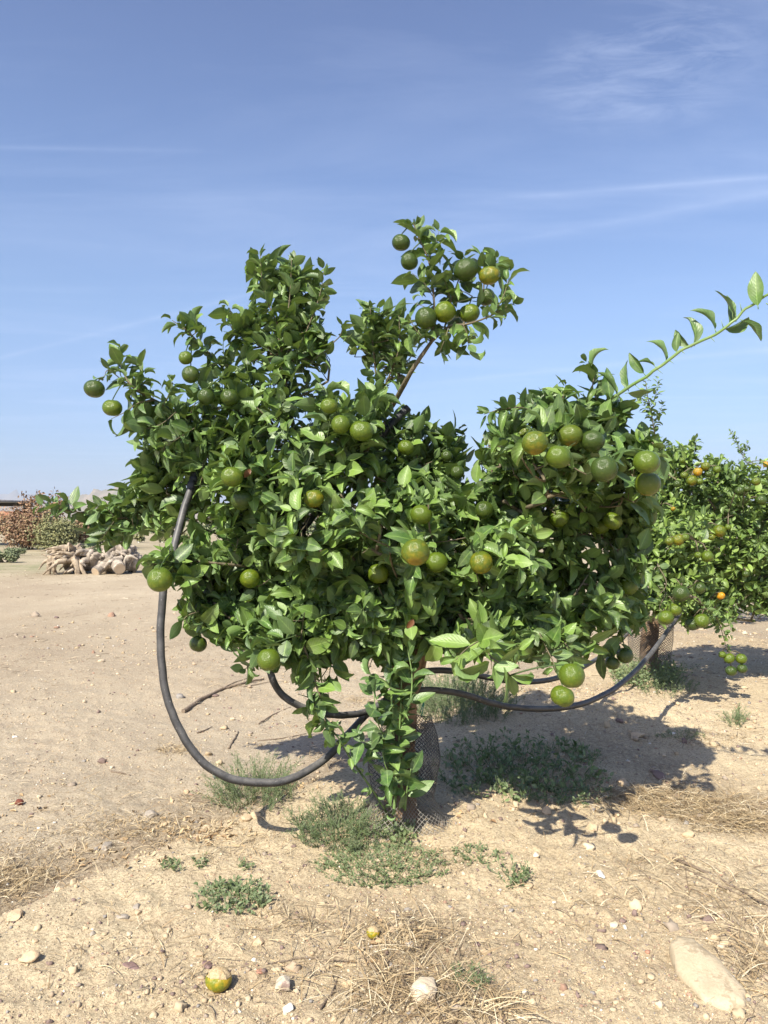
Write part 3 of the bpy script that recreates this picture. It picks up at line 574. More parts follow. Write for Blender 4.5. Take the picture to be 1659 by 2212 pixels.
cc = P(860, 1150, 3.15)
bulk0 = len(lv.r)
bases = []; ends = []
for p, (u, v, d, e) in zip(tg, ct):
    o = norm(p-(cc+np.array([0, 0.1, 0.0]))); l = random.uniform(0.07, 0.17)
    dr = norm(0.55*o+np.array([0, -0.15, 0.55 if v < 1250 else 0.0])+0.45*RNG.normal(size=3)); bases.append(p-dr*l*0.6); ends.append(p+dr*l*0.4)
bases = np.array(bases); ends = np.array(ends)
sk.grow(bases, fork+np.array([0, 0, 0.3]), fat=0.0012)
tw_mb = MB()
for a, b, (u, v, d, e) in zip(bases, ends, ct):
    m = (a+b)/2+RNG.normal(size=3)*0.006; tube(tw_mb, [a, m, b], [.0022, .0018, .0011], 4, 1)
    o = norm((a+b)/2-cc)
    lv.twig([a, m, b], 0.0150, 0.096, 0.10 if v < 1000 else 0.48, out=o, upb=0.42 if v < 880 else 0.58, curl=0.42)
bulk1 = len(lv.r)
# the long thorny shoot that leaves the picture at the right
SH = [zt(1250,925,2.85), zt(1290,885,2.8), zt(1345,850,2.72), zt(1410,800,2.64), zt(1480,758,2.58), zt(1560,712,2.5), zt(1620,675,2.45), zt(1700,620,2.38), zt(1750,580,2.34)]
SH = [x+RNG.normal(size=3)*np.array([.004, .01, .012])*(i_ > 0) for i_, x in enumerate(SH)]; shp = spline(SH, 8); shp += np.stack([vn(np.arange(len(shp))*.45, np.arange(len(shp))*0, q_)-.5 for q_ in (1, 2, 3)], -1)*0.007; SLS = 1.25
sh_mb = MB(); tube(sh_mb, shp, np.linspace(0.0068, 0.0035, len(shp)), 8, 0)
for i in range(10, len(shp)-2, 3):                     # thorns
    T = norm(shp[i+1]-shp[i]); r = norm(np.array([random.uniform(-.6, .6), random.uniform(-.4, .4), random.choice([-1, 1])])); r = norm(r-(r@T)*T+0.35*T)
    tube(sh_mb, [shp[i], shp[i]+r*0.017, shp[i]+r*random.uniform(.02, .036)], [.0022, .0012, .0003], 5, 0)
shl = Leaves()
for (u, v, d, du, dv, L_, b, f) in [(1358,845,2.72,-8,-62,.085,.9,.8),(1350,850,2.72,45,-8,.095,.2,.9),(1440,785,2.62,-8,-72,.105,1.9,.9),(1462,768,2.6,-5,-38,.05,.9,.7),(1500,748,2.57,5,-60,.10,2.2,.9),(1495,750,2.57,-30,-25,.06,1.4,.8),(1547,718,2.51,-15,-55,.085,1.8,.9),
      (1575,705,2.5,12,-60,.085,.5,.6),(1590,695,2.48,-28,-88,.14,.9,.6),(1638,668,2.44,-16,-90,.115,.9,.5),(1600,690,2.46,25,14,.07,.8,1.3),(1560,712,2.5,52,-12,.10,1.0,1.4),(1420,795,2.63,-20,-20,.05,1.5,1.0),(1395,812,2.66,-38,-45,.065,.9,1.0),(1300,880,2.8,60,14,.095,.2,.7),(1655,655,2.43,30,20,.10,.8,.5),(1680,640,2.4,10,-50,.1,.8,.5),(1320,868,2.76,-12,-55,.09,.6,.6),(1335,858,2.74,-28,-70,.10,1.2,1.0)]:
    a = zt(u, v, d); b2 = zt(u+du, v+dv, d); dr = norm(b2-a+np.array([0, random.uniform(-.03, .03), 0])); tube(sh_mb, [a, a+dr*0.014], [.0018, .0012], 5, 0)
    L_ = min(.115, L_*1.4); pn = norm(np.cross(dr, FW))*random.choice([-1, 1]); shl.add(a+dr*0.012, dr, pn*random.uniform(.4, 1)-FW*random.uniform(.4, .9), L_, L_*0.44, b*0.65, f*.7, 0.03, (random.uniform(.2, .9), random.choice([0, .1, .3]), 0), random.uniform(-1.4, 1.4))
shl.build(sh_mb, na=12)
# fruit stalks
NODES = np.concatenate([np.array(sk.p), ends, (bases+ends)/2])
for p, R in zip(FP, FRAD):
    A = NODES; t = p+np.array([0, 0.0, R*0.82]); dd = np.linalg.norm(A-t-np.array([0, 0.02, 0.03]), axis=1); i = int(np.argmin(dd)); a = A[i]
    m = (a+t)/2+np.array([0, 0, min(0.02, 0.15*dd[i])]); u = np.linspace(0, 1, 6)[:, None]
    tube(tw_mb, (1-u)**2*a+2*u*(1-u)*m+u*u*t, np.linspace(.003, .0022, 6), 5, 1)
# hanging tip with bright new growth, and suckers beside the trunk
for q, r, sz, yg in [([(700,1560,2.86),(728,1590,2.84),(742,1612,2.84)],.003,.07,1.0), ([(742,1612,2.84),(765,1650,2.86),(800,1700,2.9),(835,1755,2.96)],.004,.05,.9)]:
    pts = spline([zt(*a) for a in q], 6); tube(tw_mb, pts, r, 6, 1); lv.twig(pts, 0.02 if sz > .06 else .035, sz, yg, upb=0.4, curl=0.8)
suck = MB(); sl = Leaves()
for q, r in [([(850,1758,D0-.14),(856,1690,D0-.14),(850,1600,D0-.15),(846,1500,D0-.16),(842,1420,D0-.15),(850,1350,D0-.2)],.0065), ([(872,1745,D0-.12),(866,1680,D0-.15),(862,1600,D0-.15),(866,1520,D0-.16),(868,1430,D0-.17)],.0055), ([(875,1750,D0-.13),(880,1700,D0-.16),(888,1660,D0-.18)],.004),
             ([(850,1600,D0-.15),(825,1580,D0-.2),(812,1545,D0-.22),(808,1500,D0-.22)],.003),([(850,1620,D0-.15),(810,1612,D0-.2),(760,1590,D0-.25)],.002),([(856,1500,D0-.16),(830,1470,D0-.2),(800,1460,D0-.24)],.003),([(868,1560,D0-.16),(885,1520,D0-.2),(890,1460,D0-.2),(880,1400,D0-.2)],.004),([(858,1690,D0-.15),(835,1660,D0-.2),(825,1620,D0-.22)],.003)]:
    pts = spline([zt(*a) for a in q], 8); tube(suck, pts, np.linspace(r, r*0.5, len(pts)), 7, 0)
    sl.twig(pts, 0.019, 0.098, 0.12, upb=0.15, curl=0.4, spread=1.1, out=np.array([-0.2, -1.6, 0.3]), start=0.12)
sl.build(suck)
# dead leaves caught in the crown
for (u, v, d) in [(541,1013,2.80),(893,1338,2.74)]:
    lv.add(zt(u, v, d), np.array([-.5, -.2, -.8]), np.array([.3, -1, .1]), 0.042, 0.024, 0.9, 0.4, 0.03, (0.5, 0, 1.0), 0.3)
lit = np.array([q[4] == 0 for q in FR])
PIPEVIS = [(352,1280,22),(385,1150,10),(405,1080,10),(418,1040,12),(665,1130,20),(652,1150,18),(690,1100,12),(852,905,16),(870,890,18),(835,925,14),(893,1440,14),(866,1500,10)]
def keep_main(b, d, n, L_):
    k = np.ones(len(b), bool); rg = np.random.default_rng(5)
    for f in (0.15, 0.5, 0.85):
        p = b+d*(L_*f)[:, None]; u, v, dep = PROJ(p)
        if f == 0.5:
            ins, e = poly_in(u, v, POLY); ix = np.arange(len(b)); k &= ~((ix >= bulk0) & (ix < bulk1) & ~ins & (e > 6+16*rg.random(len(u))))
            k &= holes(u, v) | (rg.random(len(u)) < 0.25)
        for (fu, fv, frr), fdd, P3, R3, li in zip(fr, fd, FP, FRAD, lit):
            rr = np.hypot(u-fu, v-fv)
            k &= ~((rr < (frr+(9 if f == 0.5 else 4) if li else frr*0.6)) & (dep < fdd) & (rg.random(len(u)) < (0.97 if li else 0.8)))
            dist = np.linalg.norm(p-P3, axis=1); k &= dist > R3*0.97
            if li:
                w_ = p-P3; al = w_@SUN; pe = np.linalg.norm(w_-al[:, None]*SUN, axis=1); k &= ~((al > 0) & (al < 0.6) & (pe < R3*0.95) & (rg.random(len(u)) < 0.9))
        for (a, c, r) in PIPEVIS: k &= ~((np.hypot(u-a, v-c) < r) & (dep < 3.2))
    return k
print('n leaves', len(lv.r))
crown = MB(); nl = lv.build(crown, keep_main); print('kept', nl)
trunk_o = trunk_mb.build('trunk', M_TRUNK, tree)
bm_ = MB(); sk.build(bm_); br = bm_.build('branches', M_BARK, tree)
tw_mb.build('twigs', [M_BARK, M_GREENTWIG], tree)
crown.build('crown', M_LEAF, tree)
def twomat(mb, name, parent, label=None):
    o = mb.build(name, [M_LEAF], parent)
    if label: o['label'] = label
    return o
M_SHOOT = leaf_material('shoot_green', (0.03, 0.08, 0.022), (0.065, 0.14, 0.035), (0.17, 0.28, 0.06), trans=0.08)
o = sh_mb.build('thorny_shoot', M_SHOOT, tree); o['label'] = 'long bare thorny green shoot reaching out at the right'
o = suck.build('sucker_shoots', M_SHOOT, tree); o['label'] = 'leafy suckers climbing the front of the trunk'
for p, R, q in zip(FP, FRAD, FR): add_fruit(p, R, tree, q[3])
# ---------------------------------------------------------------- trees further along the row
def row_tree(base, poly, nt_, front, tmax, fruits, limbs, shoots, label, leafsize=0.075, fdepth=None, na=6, hideprob=0.9, seed=9, step=.016):
    t = empty('orange_tree', base); tag(t, label, 'orange tree', 'orange trees of the row')
    D = PROJ(base)[2]; lv = Leaves(); s2 = Skel(); ct = crown_targets(poly, nt_, front, tmax, 0.1, 1.0, seed)
    tg = P(ct[:, 0], ct[:, 1], ct[:, 2]); cc = tg.mean(0); tb = MB()
    for q, a, b in limbs: s2.limb(q, a, b)
    tpts = spline([base-[0, 0, .05], base+[0, 0, .2], base+[.02, 0, .42]], 6); tube(tb, tpts, np.linspace(.085, .06, len(tpts)), 12, jit=0.1)
    root = tpts[-1]; s2.p.append(root); s2.par.append(-1)
    bs = []; es = []
    for p in tg:
        o = norm(p-cc); l = random.uniform(.10, .22); dr = norm(0.5*o+np.array([0, 0, 0.4])+0.45*RNG.normal(size=3)); bs.append(p-dr*l*.6); es.append(p+dr*l*.4)
    s2.grow(np.array(bs), root, fat=0.0015)
    for a, b in zip(bs, es): lv.twig([a, (a+b)/2, b], step, leafsize, 0.35, out=norm((a+b)/2-cc), upb=0.7, curl=0.4)
    for q, r in shoots:
        pts = spline([zt(*a) for a in q], 5); s2.limb([zt(*a) for a in q], r, r*.4, 4); lv.twig(pts, 0.017, leafsize*0.75, 0.3, upb=0.3, curl=0.5); lv.twig(pts, 0.02, leafsize*0.6, 0.2, upb=0.3, curl=0.5)
    F3 = np.array([(a, b, c) for a, b, c, _, _ in fruits], float); FD = np.minimum(np.array([q[4] for q in fruits]), front(F3[:, 0], F3[:, 1])+0.0*F3[:, 0])
    FP_ = P(F3[:, 0], F3[:, 1], FD); FR_ = F3[:, 2]*FD/F
    def keep(b, d, n, L_):
        k = np.ones(len(b), bool); rg = np.random.default_rng(5)
        for f in (0.3, 0.7):
            p = b+d*(L_*f)[:, None]; u, v, dep = PROJ(p)
            for (fu, fv, frr), fdd, P3, R3 in zip(F3, FD, FP_, FR_):
                k &= ~((np.hypot(u-fu, v-fv) < frr*0.95) & (dep < fdd) & (rg.random(len(u)) < hideprob)); w_ = p-P3; al = w_@SUN; pe = np.linalg.norm(w_-al[:, None]*SUN, axis=1)
                k &= ~((al > 0) & (al < 0.5) & (pe < R3) & (rg.random(len(u)) < 0.85)); k &= np.linalg.norm(w_, axis=1) > R3*0.95
        return k
    cm = MB(); lv.build(cm, keep, na)
    tb.build('trunk', M_TRUNK, t); bb = MB(); s2.build(bb, 4)
    for P3, R3 in zip(FP_, FR_):
        A = np.array(s2.p); tt = P3+np.array([0, 0, R3*.8]); i = int(np.argmin(np.linalg.norm(A-tt, axis=1))); tube(bb, [A[i], (A[i]+tt)/2+[0, 0, .02], tt], .0042, 4)
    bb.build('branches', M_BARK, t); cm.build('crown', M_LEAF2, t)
    for P3, R3, q in zip(FP_, FR_, fruits): add_fruit(P3, R3, t, q[3], low=R3*F/PROJ(P3)[2] < 13)
    return t
T2 = G(1402, 1452); d2 = PROJ(T2)[2]; print('tree2 depth', d2, T2, 'tree1', D0, TB)
P2 = [(1385,1010),(1420,965),(1445,950),(1480,955),(1530,980),(1570,1000),(1610,1010),(1670,1010),(1740,1020),(1840,1090),(1870,1200),(1850,1300),(1700,1330),(1640,1325),(1600,1320),(1560,1340),(1500,1350),(1455,1345),(1415,1335),(1380,1310),(1350,1200),(1340,1100)]
FR2 = [(1474,994,7,1,5.7),(1478,1026,8,2,5.7),(1507,1019,10,3,5.6),(1524,1007,10,2,5.7),(1549,1014,9,1,5.7),(1494,1038,12,2,5.6),(1511,1040,8,1,5.7),(1531,1024,8,0,5.8),(1463,1045,9,0,5.7),(1431,1045,6,1,5.9),(1446,1169,10,2,5.4),(1465,1166,13,2,5.4),(1480,1161,9,1,5.5),
 (1537,1160,8,2,5.5),(1554,1147,14,2,5.4),(1573,1139,7,1,5.5),(1454,1099,5,3,5.6),(1528,1202,13,1,5.3),(1508,1199,8,1,5.4),(1557,1287,9,3,5.4),(1611,1240,8,0,5.4),(1560,1414,8,1,5.2),(1575,1422,12,1,5.2),(1601,1423,12,1,5.2),(1579,1449,12,0,5.2),(1603,1444,11,0,5.2),
 (1471,1282,18,0,4.6),(1438,1334,17,1,4.6),(1458,1317,15,1,4.65),(1516,1341,16,1,4.7),(1497,1347,17,0,4.75),(1511,1270,13,0,4.9),(1633,1040,10,2,5.6),(1597,1060,10,0,5.6),(1613,1056,8,0,5.7),(1644,1080,12,0,5.6)]
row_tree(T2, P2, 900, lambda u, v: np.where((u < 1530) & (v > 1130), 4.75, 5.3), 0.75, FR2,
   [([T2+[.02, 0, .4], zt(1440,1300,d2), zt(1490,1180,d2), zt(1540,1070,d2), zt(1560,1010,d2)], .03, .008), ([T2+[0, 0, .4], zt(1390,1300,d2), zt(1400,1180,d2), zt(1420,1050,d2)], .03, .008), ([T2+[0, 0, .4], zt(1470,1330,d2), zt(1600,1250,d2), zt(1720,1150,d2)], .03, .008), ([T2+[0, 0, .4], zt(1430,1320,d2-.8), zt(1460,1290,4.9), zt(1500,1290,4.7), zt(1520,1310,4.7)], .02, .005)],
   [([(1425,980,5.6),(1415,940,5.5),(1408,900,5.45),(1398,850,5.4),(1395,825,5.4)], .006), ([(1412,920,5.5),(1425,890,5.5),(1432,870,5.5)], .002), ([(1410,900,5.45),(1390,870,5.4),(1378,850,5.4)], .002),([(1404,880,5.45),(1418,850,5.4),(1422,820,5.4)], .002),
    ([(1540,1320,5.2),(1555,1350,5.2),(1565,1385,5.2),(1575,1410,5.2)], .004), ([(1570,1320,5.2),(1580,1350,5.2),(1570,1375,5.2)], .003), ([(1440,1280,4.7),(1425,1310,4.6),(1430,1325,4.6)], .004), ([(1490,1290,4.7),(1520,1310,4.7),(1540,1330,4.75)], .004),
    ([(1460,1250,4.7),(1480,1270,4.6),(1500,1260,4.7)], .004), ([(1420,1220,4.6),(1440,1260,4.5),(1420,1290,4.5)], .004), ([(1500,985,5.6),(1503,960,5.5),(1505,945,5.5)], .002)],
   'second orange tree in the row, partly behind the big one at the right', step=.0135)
T3 = np.array([4.15, 9.4, float(H(4.15, 9.4))])
P3_ = [(1500,1040),(1560,1000),(1600,985),(1640,980),(1690,990),(1740,1020),(1760,1150),(1740,1290),(1600,1310),(1520,1280)]
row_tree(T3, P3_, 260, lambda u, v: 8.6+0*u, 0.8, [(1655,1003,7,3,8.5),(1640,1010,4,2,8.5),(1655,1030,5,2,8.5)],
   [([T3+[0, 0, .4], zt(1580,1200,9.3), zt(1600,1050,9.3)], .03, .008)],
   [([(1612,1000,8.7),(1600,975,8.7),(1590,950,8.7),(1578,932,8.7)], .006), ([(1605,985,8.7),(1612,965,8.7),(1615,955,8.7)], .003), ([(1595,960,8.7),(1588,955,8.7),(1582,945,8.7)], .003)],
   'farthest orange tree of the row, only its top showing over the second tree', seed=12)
# ---------------------------------------------------------------- netting round the trunks
def net_material():
    m, nt, b, out = newmat('net_plastic'); g = N(nt, 'ShaderNodeNewGeometry'); k = attr(nt, 'dust')
    f = M_(nt, 'MULTIPLY', k[0], RAMP(nt, NOISE(nt, g.outputs['Position'], 30, 4, 0.6), [(0.3, 0.4), (0.6, 1.0)]))
    L(nt, MIX(nt, f, (0.018, 0.018, 0.018), (0.36, 0.33, 0.28)), b.inputs['Base Color']); b.inputs['Roughness'].default_value = 0.5; return m
M_NET = net_material()
def netting(center, prof, nst, wire, label, lean=(0, 0), seed=1, top_cut=0.0):
    """diamond net: two families of helical strands round the trunk; prof = [(height, radius)]"""
    mb = MB(); hs = np.array([a for a, b in prof]); rs = np.array([b for a, b in prof]); h0, h1 = hs[0], hs[-1]; n = 34
    for fam in (-1, 1):
        for k in range(nst):
            hh = np.linspace(h0, h1, n); th = 2*np.pi*k/nst+fam*(hh-h0)/0.115*0.9
            rr = np.interp(hh, hs, rs)*(1+0.16*np.sin(2*th+seed)+0.10*np.sin(3*th+hh*9+seed*2)+0.05*np.sin(5*th-hh*14))
            pt = np.stack([center[0]+lean[0]*hh+rr*np.cos(th), center[1]+lean[1]*hh+rr*np.sin(th), center[2]+hh], -1)
            dust = np.stack([np.clip(1.0-(hh-0.02)/0.20, 0.10, 1)]*3, -1); m = len(pt)
            T = norm(np.gradient(pt, axis=0)); R = norm(pt-np.array([center[0]+lean[0]*hh, center[1]+lean[1]*hh, center[2]+hh]).T); S = np.cross(T, R)
            offs = [R*wire*.6, S*wire, -R*wire*.6, -S*wire]
            v = np.stack([pt+o for o in offs], 1).reshape(-1, 3); i = np.arange(m-1)[:, None]*4; j = np.arange(4)[None]; kk = (j+1) % 4
            mb.add(v, np.stack([i+j, i+kk, i+4+kk, i+4+j], -1).reshape(-1, 4), dust=np.repeat(dust, 4, 0))
    # rim strand along the top edge
    th = np.linspace(0, 2*np.pi, 60); rr = rs[-1]*(1+0.16*np.sin(2*th+seed)+0.10*np.sin(3*th+h1*9+seed*2)+0.05*np.sin(5*th-h1*14))
    tube(mb, np.stack([center[0]+lean[0]*h1+rr*np.cos(th), center[1]+lean[1]*h1+rr*np.sin(th), np.full(60, center[2]+h1)], -1), wire*1.3, 5, dust=(0.1, 0, 0))
    tube(mb, np.stack([center[0]+(rs[0]/rs[-1])*rr*np.cos(th), center[1]+(rs[0]/rs[-1])*rr*np.sin(th), np.full(60, center[2]+h0)], -1), wire*1.3, 5, dust=(0.9, 0, 0))
    o = mb.build('trunk_net', M_NET); tag(o, label, 'tree guard', 'plastic nets round the trunks'); return o
netting(TB+np.array([0.01, 0, -0.02]), [(0, .175), (.05, .14), (.12, .105), (.2, .115), (.28, .13), (.36, .11), (.43, .08)], 46, 0.0014, 'black plastic net, dusty at its foot, round the trunk of the big orange tree', (0.05, 0))
netting(T2+np.array([0, 0, -0.02]), [(0, .19), (.1, .15), (.2, .14), (.42, .16)], 40, 0.0017, 'grey plastic net round the trunk of the second orange tree', seed=3)
# ---------------------------------------------------------------- irrigation pipes, twine
def pipe(pts, r, label, tapes=(), k=10):
    q = spline([zt(*a) for a in pts], k); L0 = np.arange(len(q))*1.0; q = q+0.0035*np.stack([vn(L0*.31, L0*0+r*900, 3), vn(L0*.27, L0*0+2+r*500, 4), vn(L0*.35, L0*0+5+r*700, 5)], -1)-0.00175; mb = MB(); tube(mb, q, r, 16)
    root = mb.build('irrigation_pipe', M_PIPE); tag(root, label, 'pipe', 'black irrigation pipes hung in the trees')
    for (i0, i1) in tapes:
        m2 = MB(); a = int(i0*(len(q)-1)); b = max(a+3, int(i1*(len(q)-1))); tube(m2, q[a:b], r*1.14+0.0015*np.sin(np.arange(b-a)*1.9), 14)
        m2.build('tape_wrap', M_TAPE, root)
    return root
pipe([(452,930,3.25),(428,1005,3.1),(415,1045,3.05),(398,1100,3.02),(378,1175,2.95),(356,1260,2.86),(348,1330,2.84),(348,1410,2.82),(358,1495,2.80),(380,1560,2.79),(412,1615,2.78),(450,1656,2.78),(500,1682,2.79),(556,1691,2.82),(612,1687,2.86),(665,1665,2.92),(712,1630,3.0),(752,1586,3.1),(790,1545,3.2),(835,1512,D0-.09)], .0148,
     'thick black irrigation pipe in a big loop hanging left of the tree', [(0.0, 0.13)])
pipe([(882,880,3.12),(850,912,3.12),(800,970,3.14),(740,1035,3.12),(690,1098,3.06),(650,1152,3.03),(612,1220,3.18),(585,1300,3.28),(577,1380,3.15),(582,1445,2.9),(602,1492,2.9),(640,1522,2.92),(690,1540,2.95),(745,1545,3.0),(795,1536,3.1),(842,1515,D0-.09)], .0135,
     'dusty grey irrigation pipe in a small loop, its taped end above the crown', [(0.0, 0.13)])
pipe([(868,1500,D0+.05),(905,1491,D0+.04),(955,1492,D0+.06),(1010,1502,D0+.1),(1075,1522,D0+.16),(1150,1531,D0+.25),(1225,1527,D0+.4),(1295,1506,D0+.6),(1360,1462,D0+.9),(1415,1400,4.5),(1450,1352,4.8),(1480,1310,5.0)], .0135,
     'black irrigation pipe sagging between the first two trees, the nearer one')
pipe([(880,1470,D0+.12),(908,1454,D0+.14),(940,1448,D0+.16),(1000,1452,D0+.25),(1070,1466,D0+.4),(1140,1473,D0+.6),(1210,1462,D0+.9),(1280,1430,4.7),(1340,1385,5.2),(1390,1320,5.6)], .0135,
     'black irrigation pipe sagging from the trunk, farther and higher of the two')
M_TWINE = simple('green_twine', (0.03, 0.22, 0.17), (0.05, 0.30, 0.22), 60, 0.6)
mb = MB()
for q in ([(897,1440,D0+.07),(905,1462,D0+.09),(912,1490,D0+.10),(916,1515,D0+.1),(910,1550,D0+.11)], [(898,1445,D0+.06),(912,1458,D0+.1),(903,1468,D0+.12),(895,1452,D0+.1)], [(904,1455,D0+.09),(917,1500,D0+.11),(908,1540,D0+.1)]):
    tube(mb, spline([zt(*a) for a in q], 5), 0.0022, 5)
tag(mb.build('green_twine', M_TWINE), 'green twine tying a pipe to the trunk of the big tree', 'twine')
# ---------------------------------------------------------------- stones, gravel
def stone_material(name, c1, c2, patch=None):
    m, nt, b, out = newmat(name); t = N(nt, 'ShaderNodeTexCoord').outputs['Object']; oi = N(nt, 'ShaderNodeObjectInfo')
    f = RAMP(nt, NOISE(nt, t, 22, 6, 0.65), [(0.3, 0.0), (0.7, 1.0)]); col = MIX(nt, f, c1, c2)
    if patch: col = MIX(nt, RAMP(nt, NOISE(nt, t, 14, 4, 0.7), [(0.58, 0.0), (0.61, 0.8)]), col, patch)
    col = MIX(nt, M_(nt, 'MULTIPLY', RAMP(nt, NOISE(nt, t, 130, 4, 0.7), [(0.5, 0.0), (0.7, 1.0)]), 0.35), col, tuple(x*0.55 for x in c1))
    L(nt, col, b.inputs['Base Color']); b.inputs['Roughness'].default_value = 0.88; b.inputs['Specular IOR Level'].default_value = 0.2
    bn = N(nt, 'ShaderNodeBump'); bn.inputs['Strength'].default_value = 0.6; bn.inputs['Distance'].default_value = 0.006
    L(nt, NOISE(nt, t, 60, 8, 0.7), bn.inputs['Height']); L(nt, bn.outputs[0], b.inputs['Normal']); return m
SM = {'tan': stone_material('tan_stone', (0.44, 0.32, 0.20), (0.58, 0.45, 0.30)), 'pale': stone_material('pale_stone', (0.56, 0.46, 0.33), (0.66, 0.56, 0.42), (0.62, 0.5, 0.36)), 'grey': stone_material('grey_stone', (0.24, 0.21, 0.18), (0.40, 0.35, 0.29)),
      'purple': stone_material('purple_stone', (0.16, 0.10, 0.095), (0.26, 0.18, 0.16)), 'white': stone_material('white_stone', (0.72, 0.68, 0.6), (0.82, 0.78, 0.7)), 'half': stone_material('two_tone_stone', (0.50, 0.42, 0.32), (0.55, 0.48, 0.38), (0.28, 0.19, 0.17)),
      'slab': stone_material('slab_stone', (0.43, 0.355, 0.24), (0.53, 0.44, 0.31), (0.34, 0.27, 0.18)), 'red': stone_material('red_stone', (0.36, 0.18, 0.12), (0.44, 0.24, 0.17))}
def rock(u, v, r, kind, label, sx=1.2, sz=0.7, rz=None, seed=None, sub=3, ang=0.35):
    p = G(u, v); R = r*mpp(p); seed = seed if seed is not None else int(u*7+v); rg = np.random.default_rng(seed)
    vv, f = ICO[sub]; vv = vv.copy()
    for _ in range(15):                                # flatten facets
        nrm = norm(rg.normal(size=3)); c = rg.uniform(0.50, 0.86); dd = vv@nrm; vv = np.where((dd > c)[:, None], vv-nrm*(dd-c)[:, None]*0.85, vv)
    vv = vv*(1+0.22*fbm(vv[:, 0]*3+seed, vv[:, 1]*3+vv[:, 2]*2, seed % 97, 4)[:, None]+0.07*fbm(vv[:, 0]*11+seed, vv[:, 1]*11+vv[:, 2]*9, seed % 91, 3)[:, None])
    a = rg.uniform(0, 3.14) if rz is None else rz
    vv = vv*np.array([sx, 1/math.sqrt(sx), sz]); ca, sa = math.cos(a), math.sin(a); vv = np.stack([vv[:, 0]*ca-vv[:, 1]*sa, vv[:, 0]*sa+vv[:, 1]*ca, vv[:, 2]], -1)*R
    mb = MB(); mb.add(vv, f); o = mb.build('stone', SM[kind]); o.location = (p[0], p[1], p[2]+R*sz*0.22)
    return tag(o, label, 'stone', 'loose stones lying on the soil')
STONES = [(920,2150,34,'pale','round pale stone in the dry grass at the bottom, below the fallen yellow fruit',1.05,1.1),
 (610,2128,26,'half','stone half cream and half purple, right of the big fallen orange',1.1,.75),(62,2072,19,'tan','pointed tan stone near the left edge of the foreground',1.3,.7),
 (30,1980,22,'tan','broad yellowish clod at the left edge above the pointed stone',1.3,.5),(560,2038,14,'tan','small tan stone above and right of the big fallen orange',1.0,.8),(310,2060,11,'tan','small stone with a shadow above the purple slab',1.2,.6),
 (428,2063,11,'tan','small flat tan stone just above the big fallen orange',1.3,.5),(296,1960,10,'grey','pale grey stone, upper one of a touching pair in the gravel',1.2,.5),(298,1973,10,'tan','tan stone, lower one of a touching pair in the gravel',1.1,.6),(265,1982,11,'grey','brown grey stone left of the touching pair',1.4,.5),
 (230,1832,16,'grey','smooth round grey stone among the leaf litter on the left',1.2,.7),(325,1763,16,'grey','jagged grey stone behind the leaf litter on the left',1.2,.8),(530,1772,15,'tan','tan clod at the foot of the ridge under the pipe loop, larger of two',1.2,.7),(552,1764,11,'tan','tan clod at the foot of the ridge under the pipe loop, smaller of two',1.2,.8),
 (403,1712,8,'tan','small tan stone left of the weed under the pipe loop',1.1,1.0),(372,1733,7,'tan','little round tan stone beside a pale twig left of the pipe loop',1.0,.8),(283,2088,19,'purple','large flat dark purple stone left of the fallen orange',1.5,.3),(446,2084,13,'purple','flat purple stone touching the top of the fallen orange',1.4,.4),(560,2101,10,'red','small reddish stone between the fallen orange and the two tone stone',1.0,.6),
 (622,2180,15,'white','chalk white stone at the bottom below the two tone stone',1.3,.6),(550,2076,7,'white','tiny white pebble above the reddish stone',1.0,.8),(782,2107,10,'grey','oval grey pebble beside the dry grass at the bottom',1.3,.7),(200,2018,8,'grey','blue grey pebble in the gravel at the left',1.1,.7),(75,2036,8,'tan','small ochre pebble above the pointed stone',1.1,.8),
 (1280,1789,15,'tan','square tan stone at the edge of the tree shadow, right of the trunk',1.1,.6),(1180,1755,12,'tan','pale stone inside the edge of the tree shadow',1.0,.9),(1490,1806,14,'tan','knobbly tan clod near the dry grass band on the right',1.2,.6),(1280,1751,9,'grey','greyish stone in the tree shadow above the square stone',1.2,.7),(1346,1694,13,'tan','tan stone with a shadow where the dry grass band begins',1.0,1.0),
 (1142,1917,11,'tan','tan stone beside the small green sprig on the right',1.2,.6),(1298,1890,12,'white','flat whitish stone in the middle of the right foreground',1.5,.35),(1298,1930,13,'tan','long tan stone below the flat whitish one',1.5,.4),(1325,1998,11,'pale','round cream pebble in the lower right foreground',1.0,.6),(1194,1992,9,'tan','small sandy pebble left of the round cream pebble',1.2,.6),
 (1157,1849,8,'pale','egg shaped cream pebble above the green sprig',1.0,1.0),(1332,1760,8,'tan','small tan stone right of the tree shadow, left of a pair',1.2,.6),(1396,1763,8,'pale','small pale stone right of the tree shadow, right of a pair',1.2,.6),(1398,2058,7,'red','round rust coloured pebble above the big pale slab',1.0,.8),(1370,2062,6,'purple','dark round pebble left of the rust coloured one',1.0,.9),
 (1032,2040,8,'purple','dark purple pebble on the bare soil right of the dry grass',1.2,.6),(1375,1590,20,'tan','broad smooth clod at the far edge of the tree shadow',1.4,.5),(805,1610,9,'tan','round tan stone just left of the trunk net',1.0,.9),(1040,2168,11,'grey','slim grey stone right of the round pale stone',1.9,.6),(108,1193,9,'grey','white block lying on the ground before the rust brown shrub',1.2,.8)]
for u, v, r, kd, lb, sx, sz in STONES: rock(u, v, r, kd, lb, sx, sz, sub=3 if r > 9 else 2)
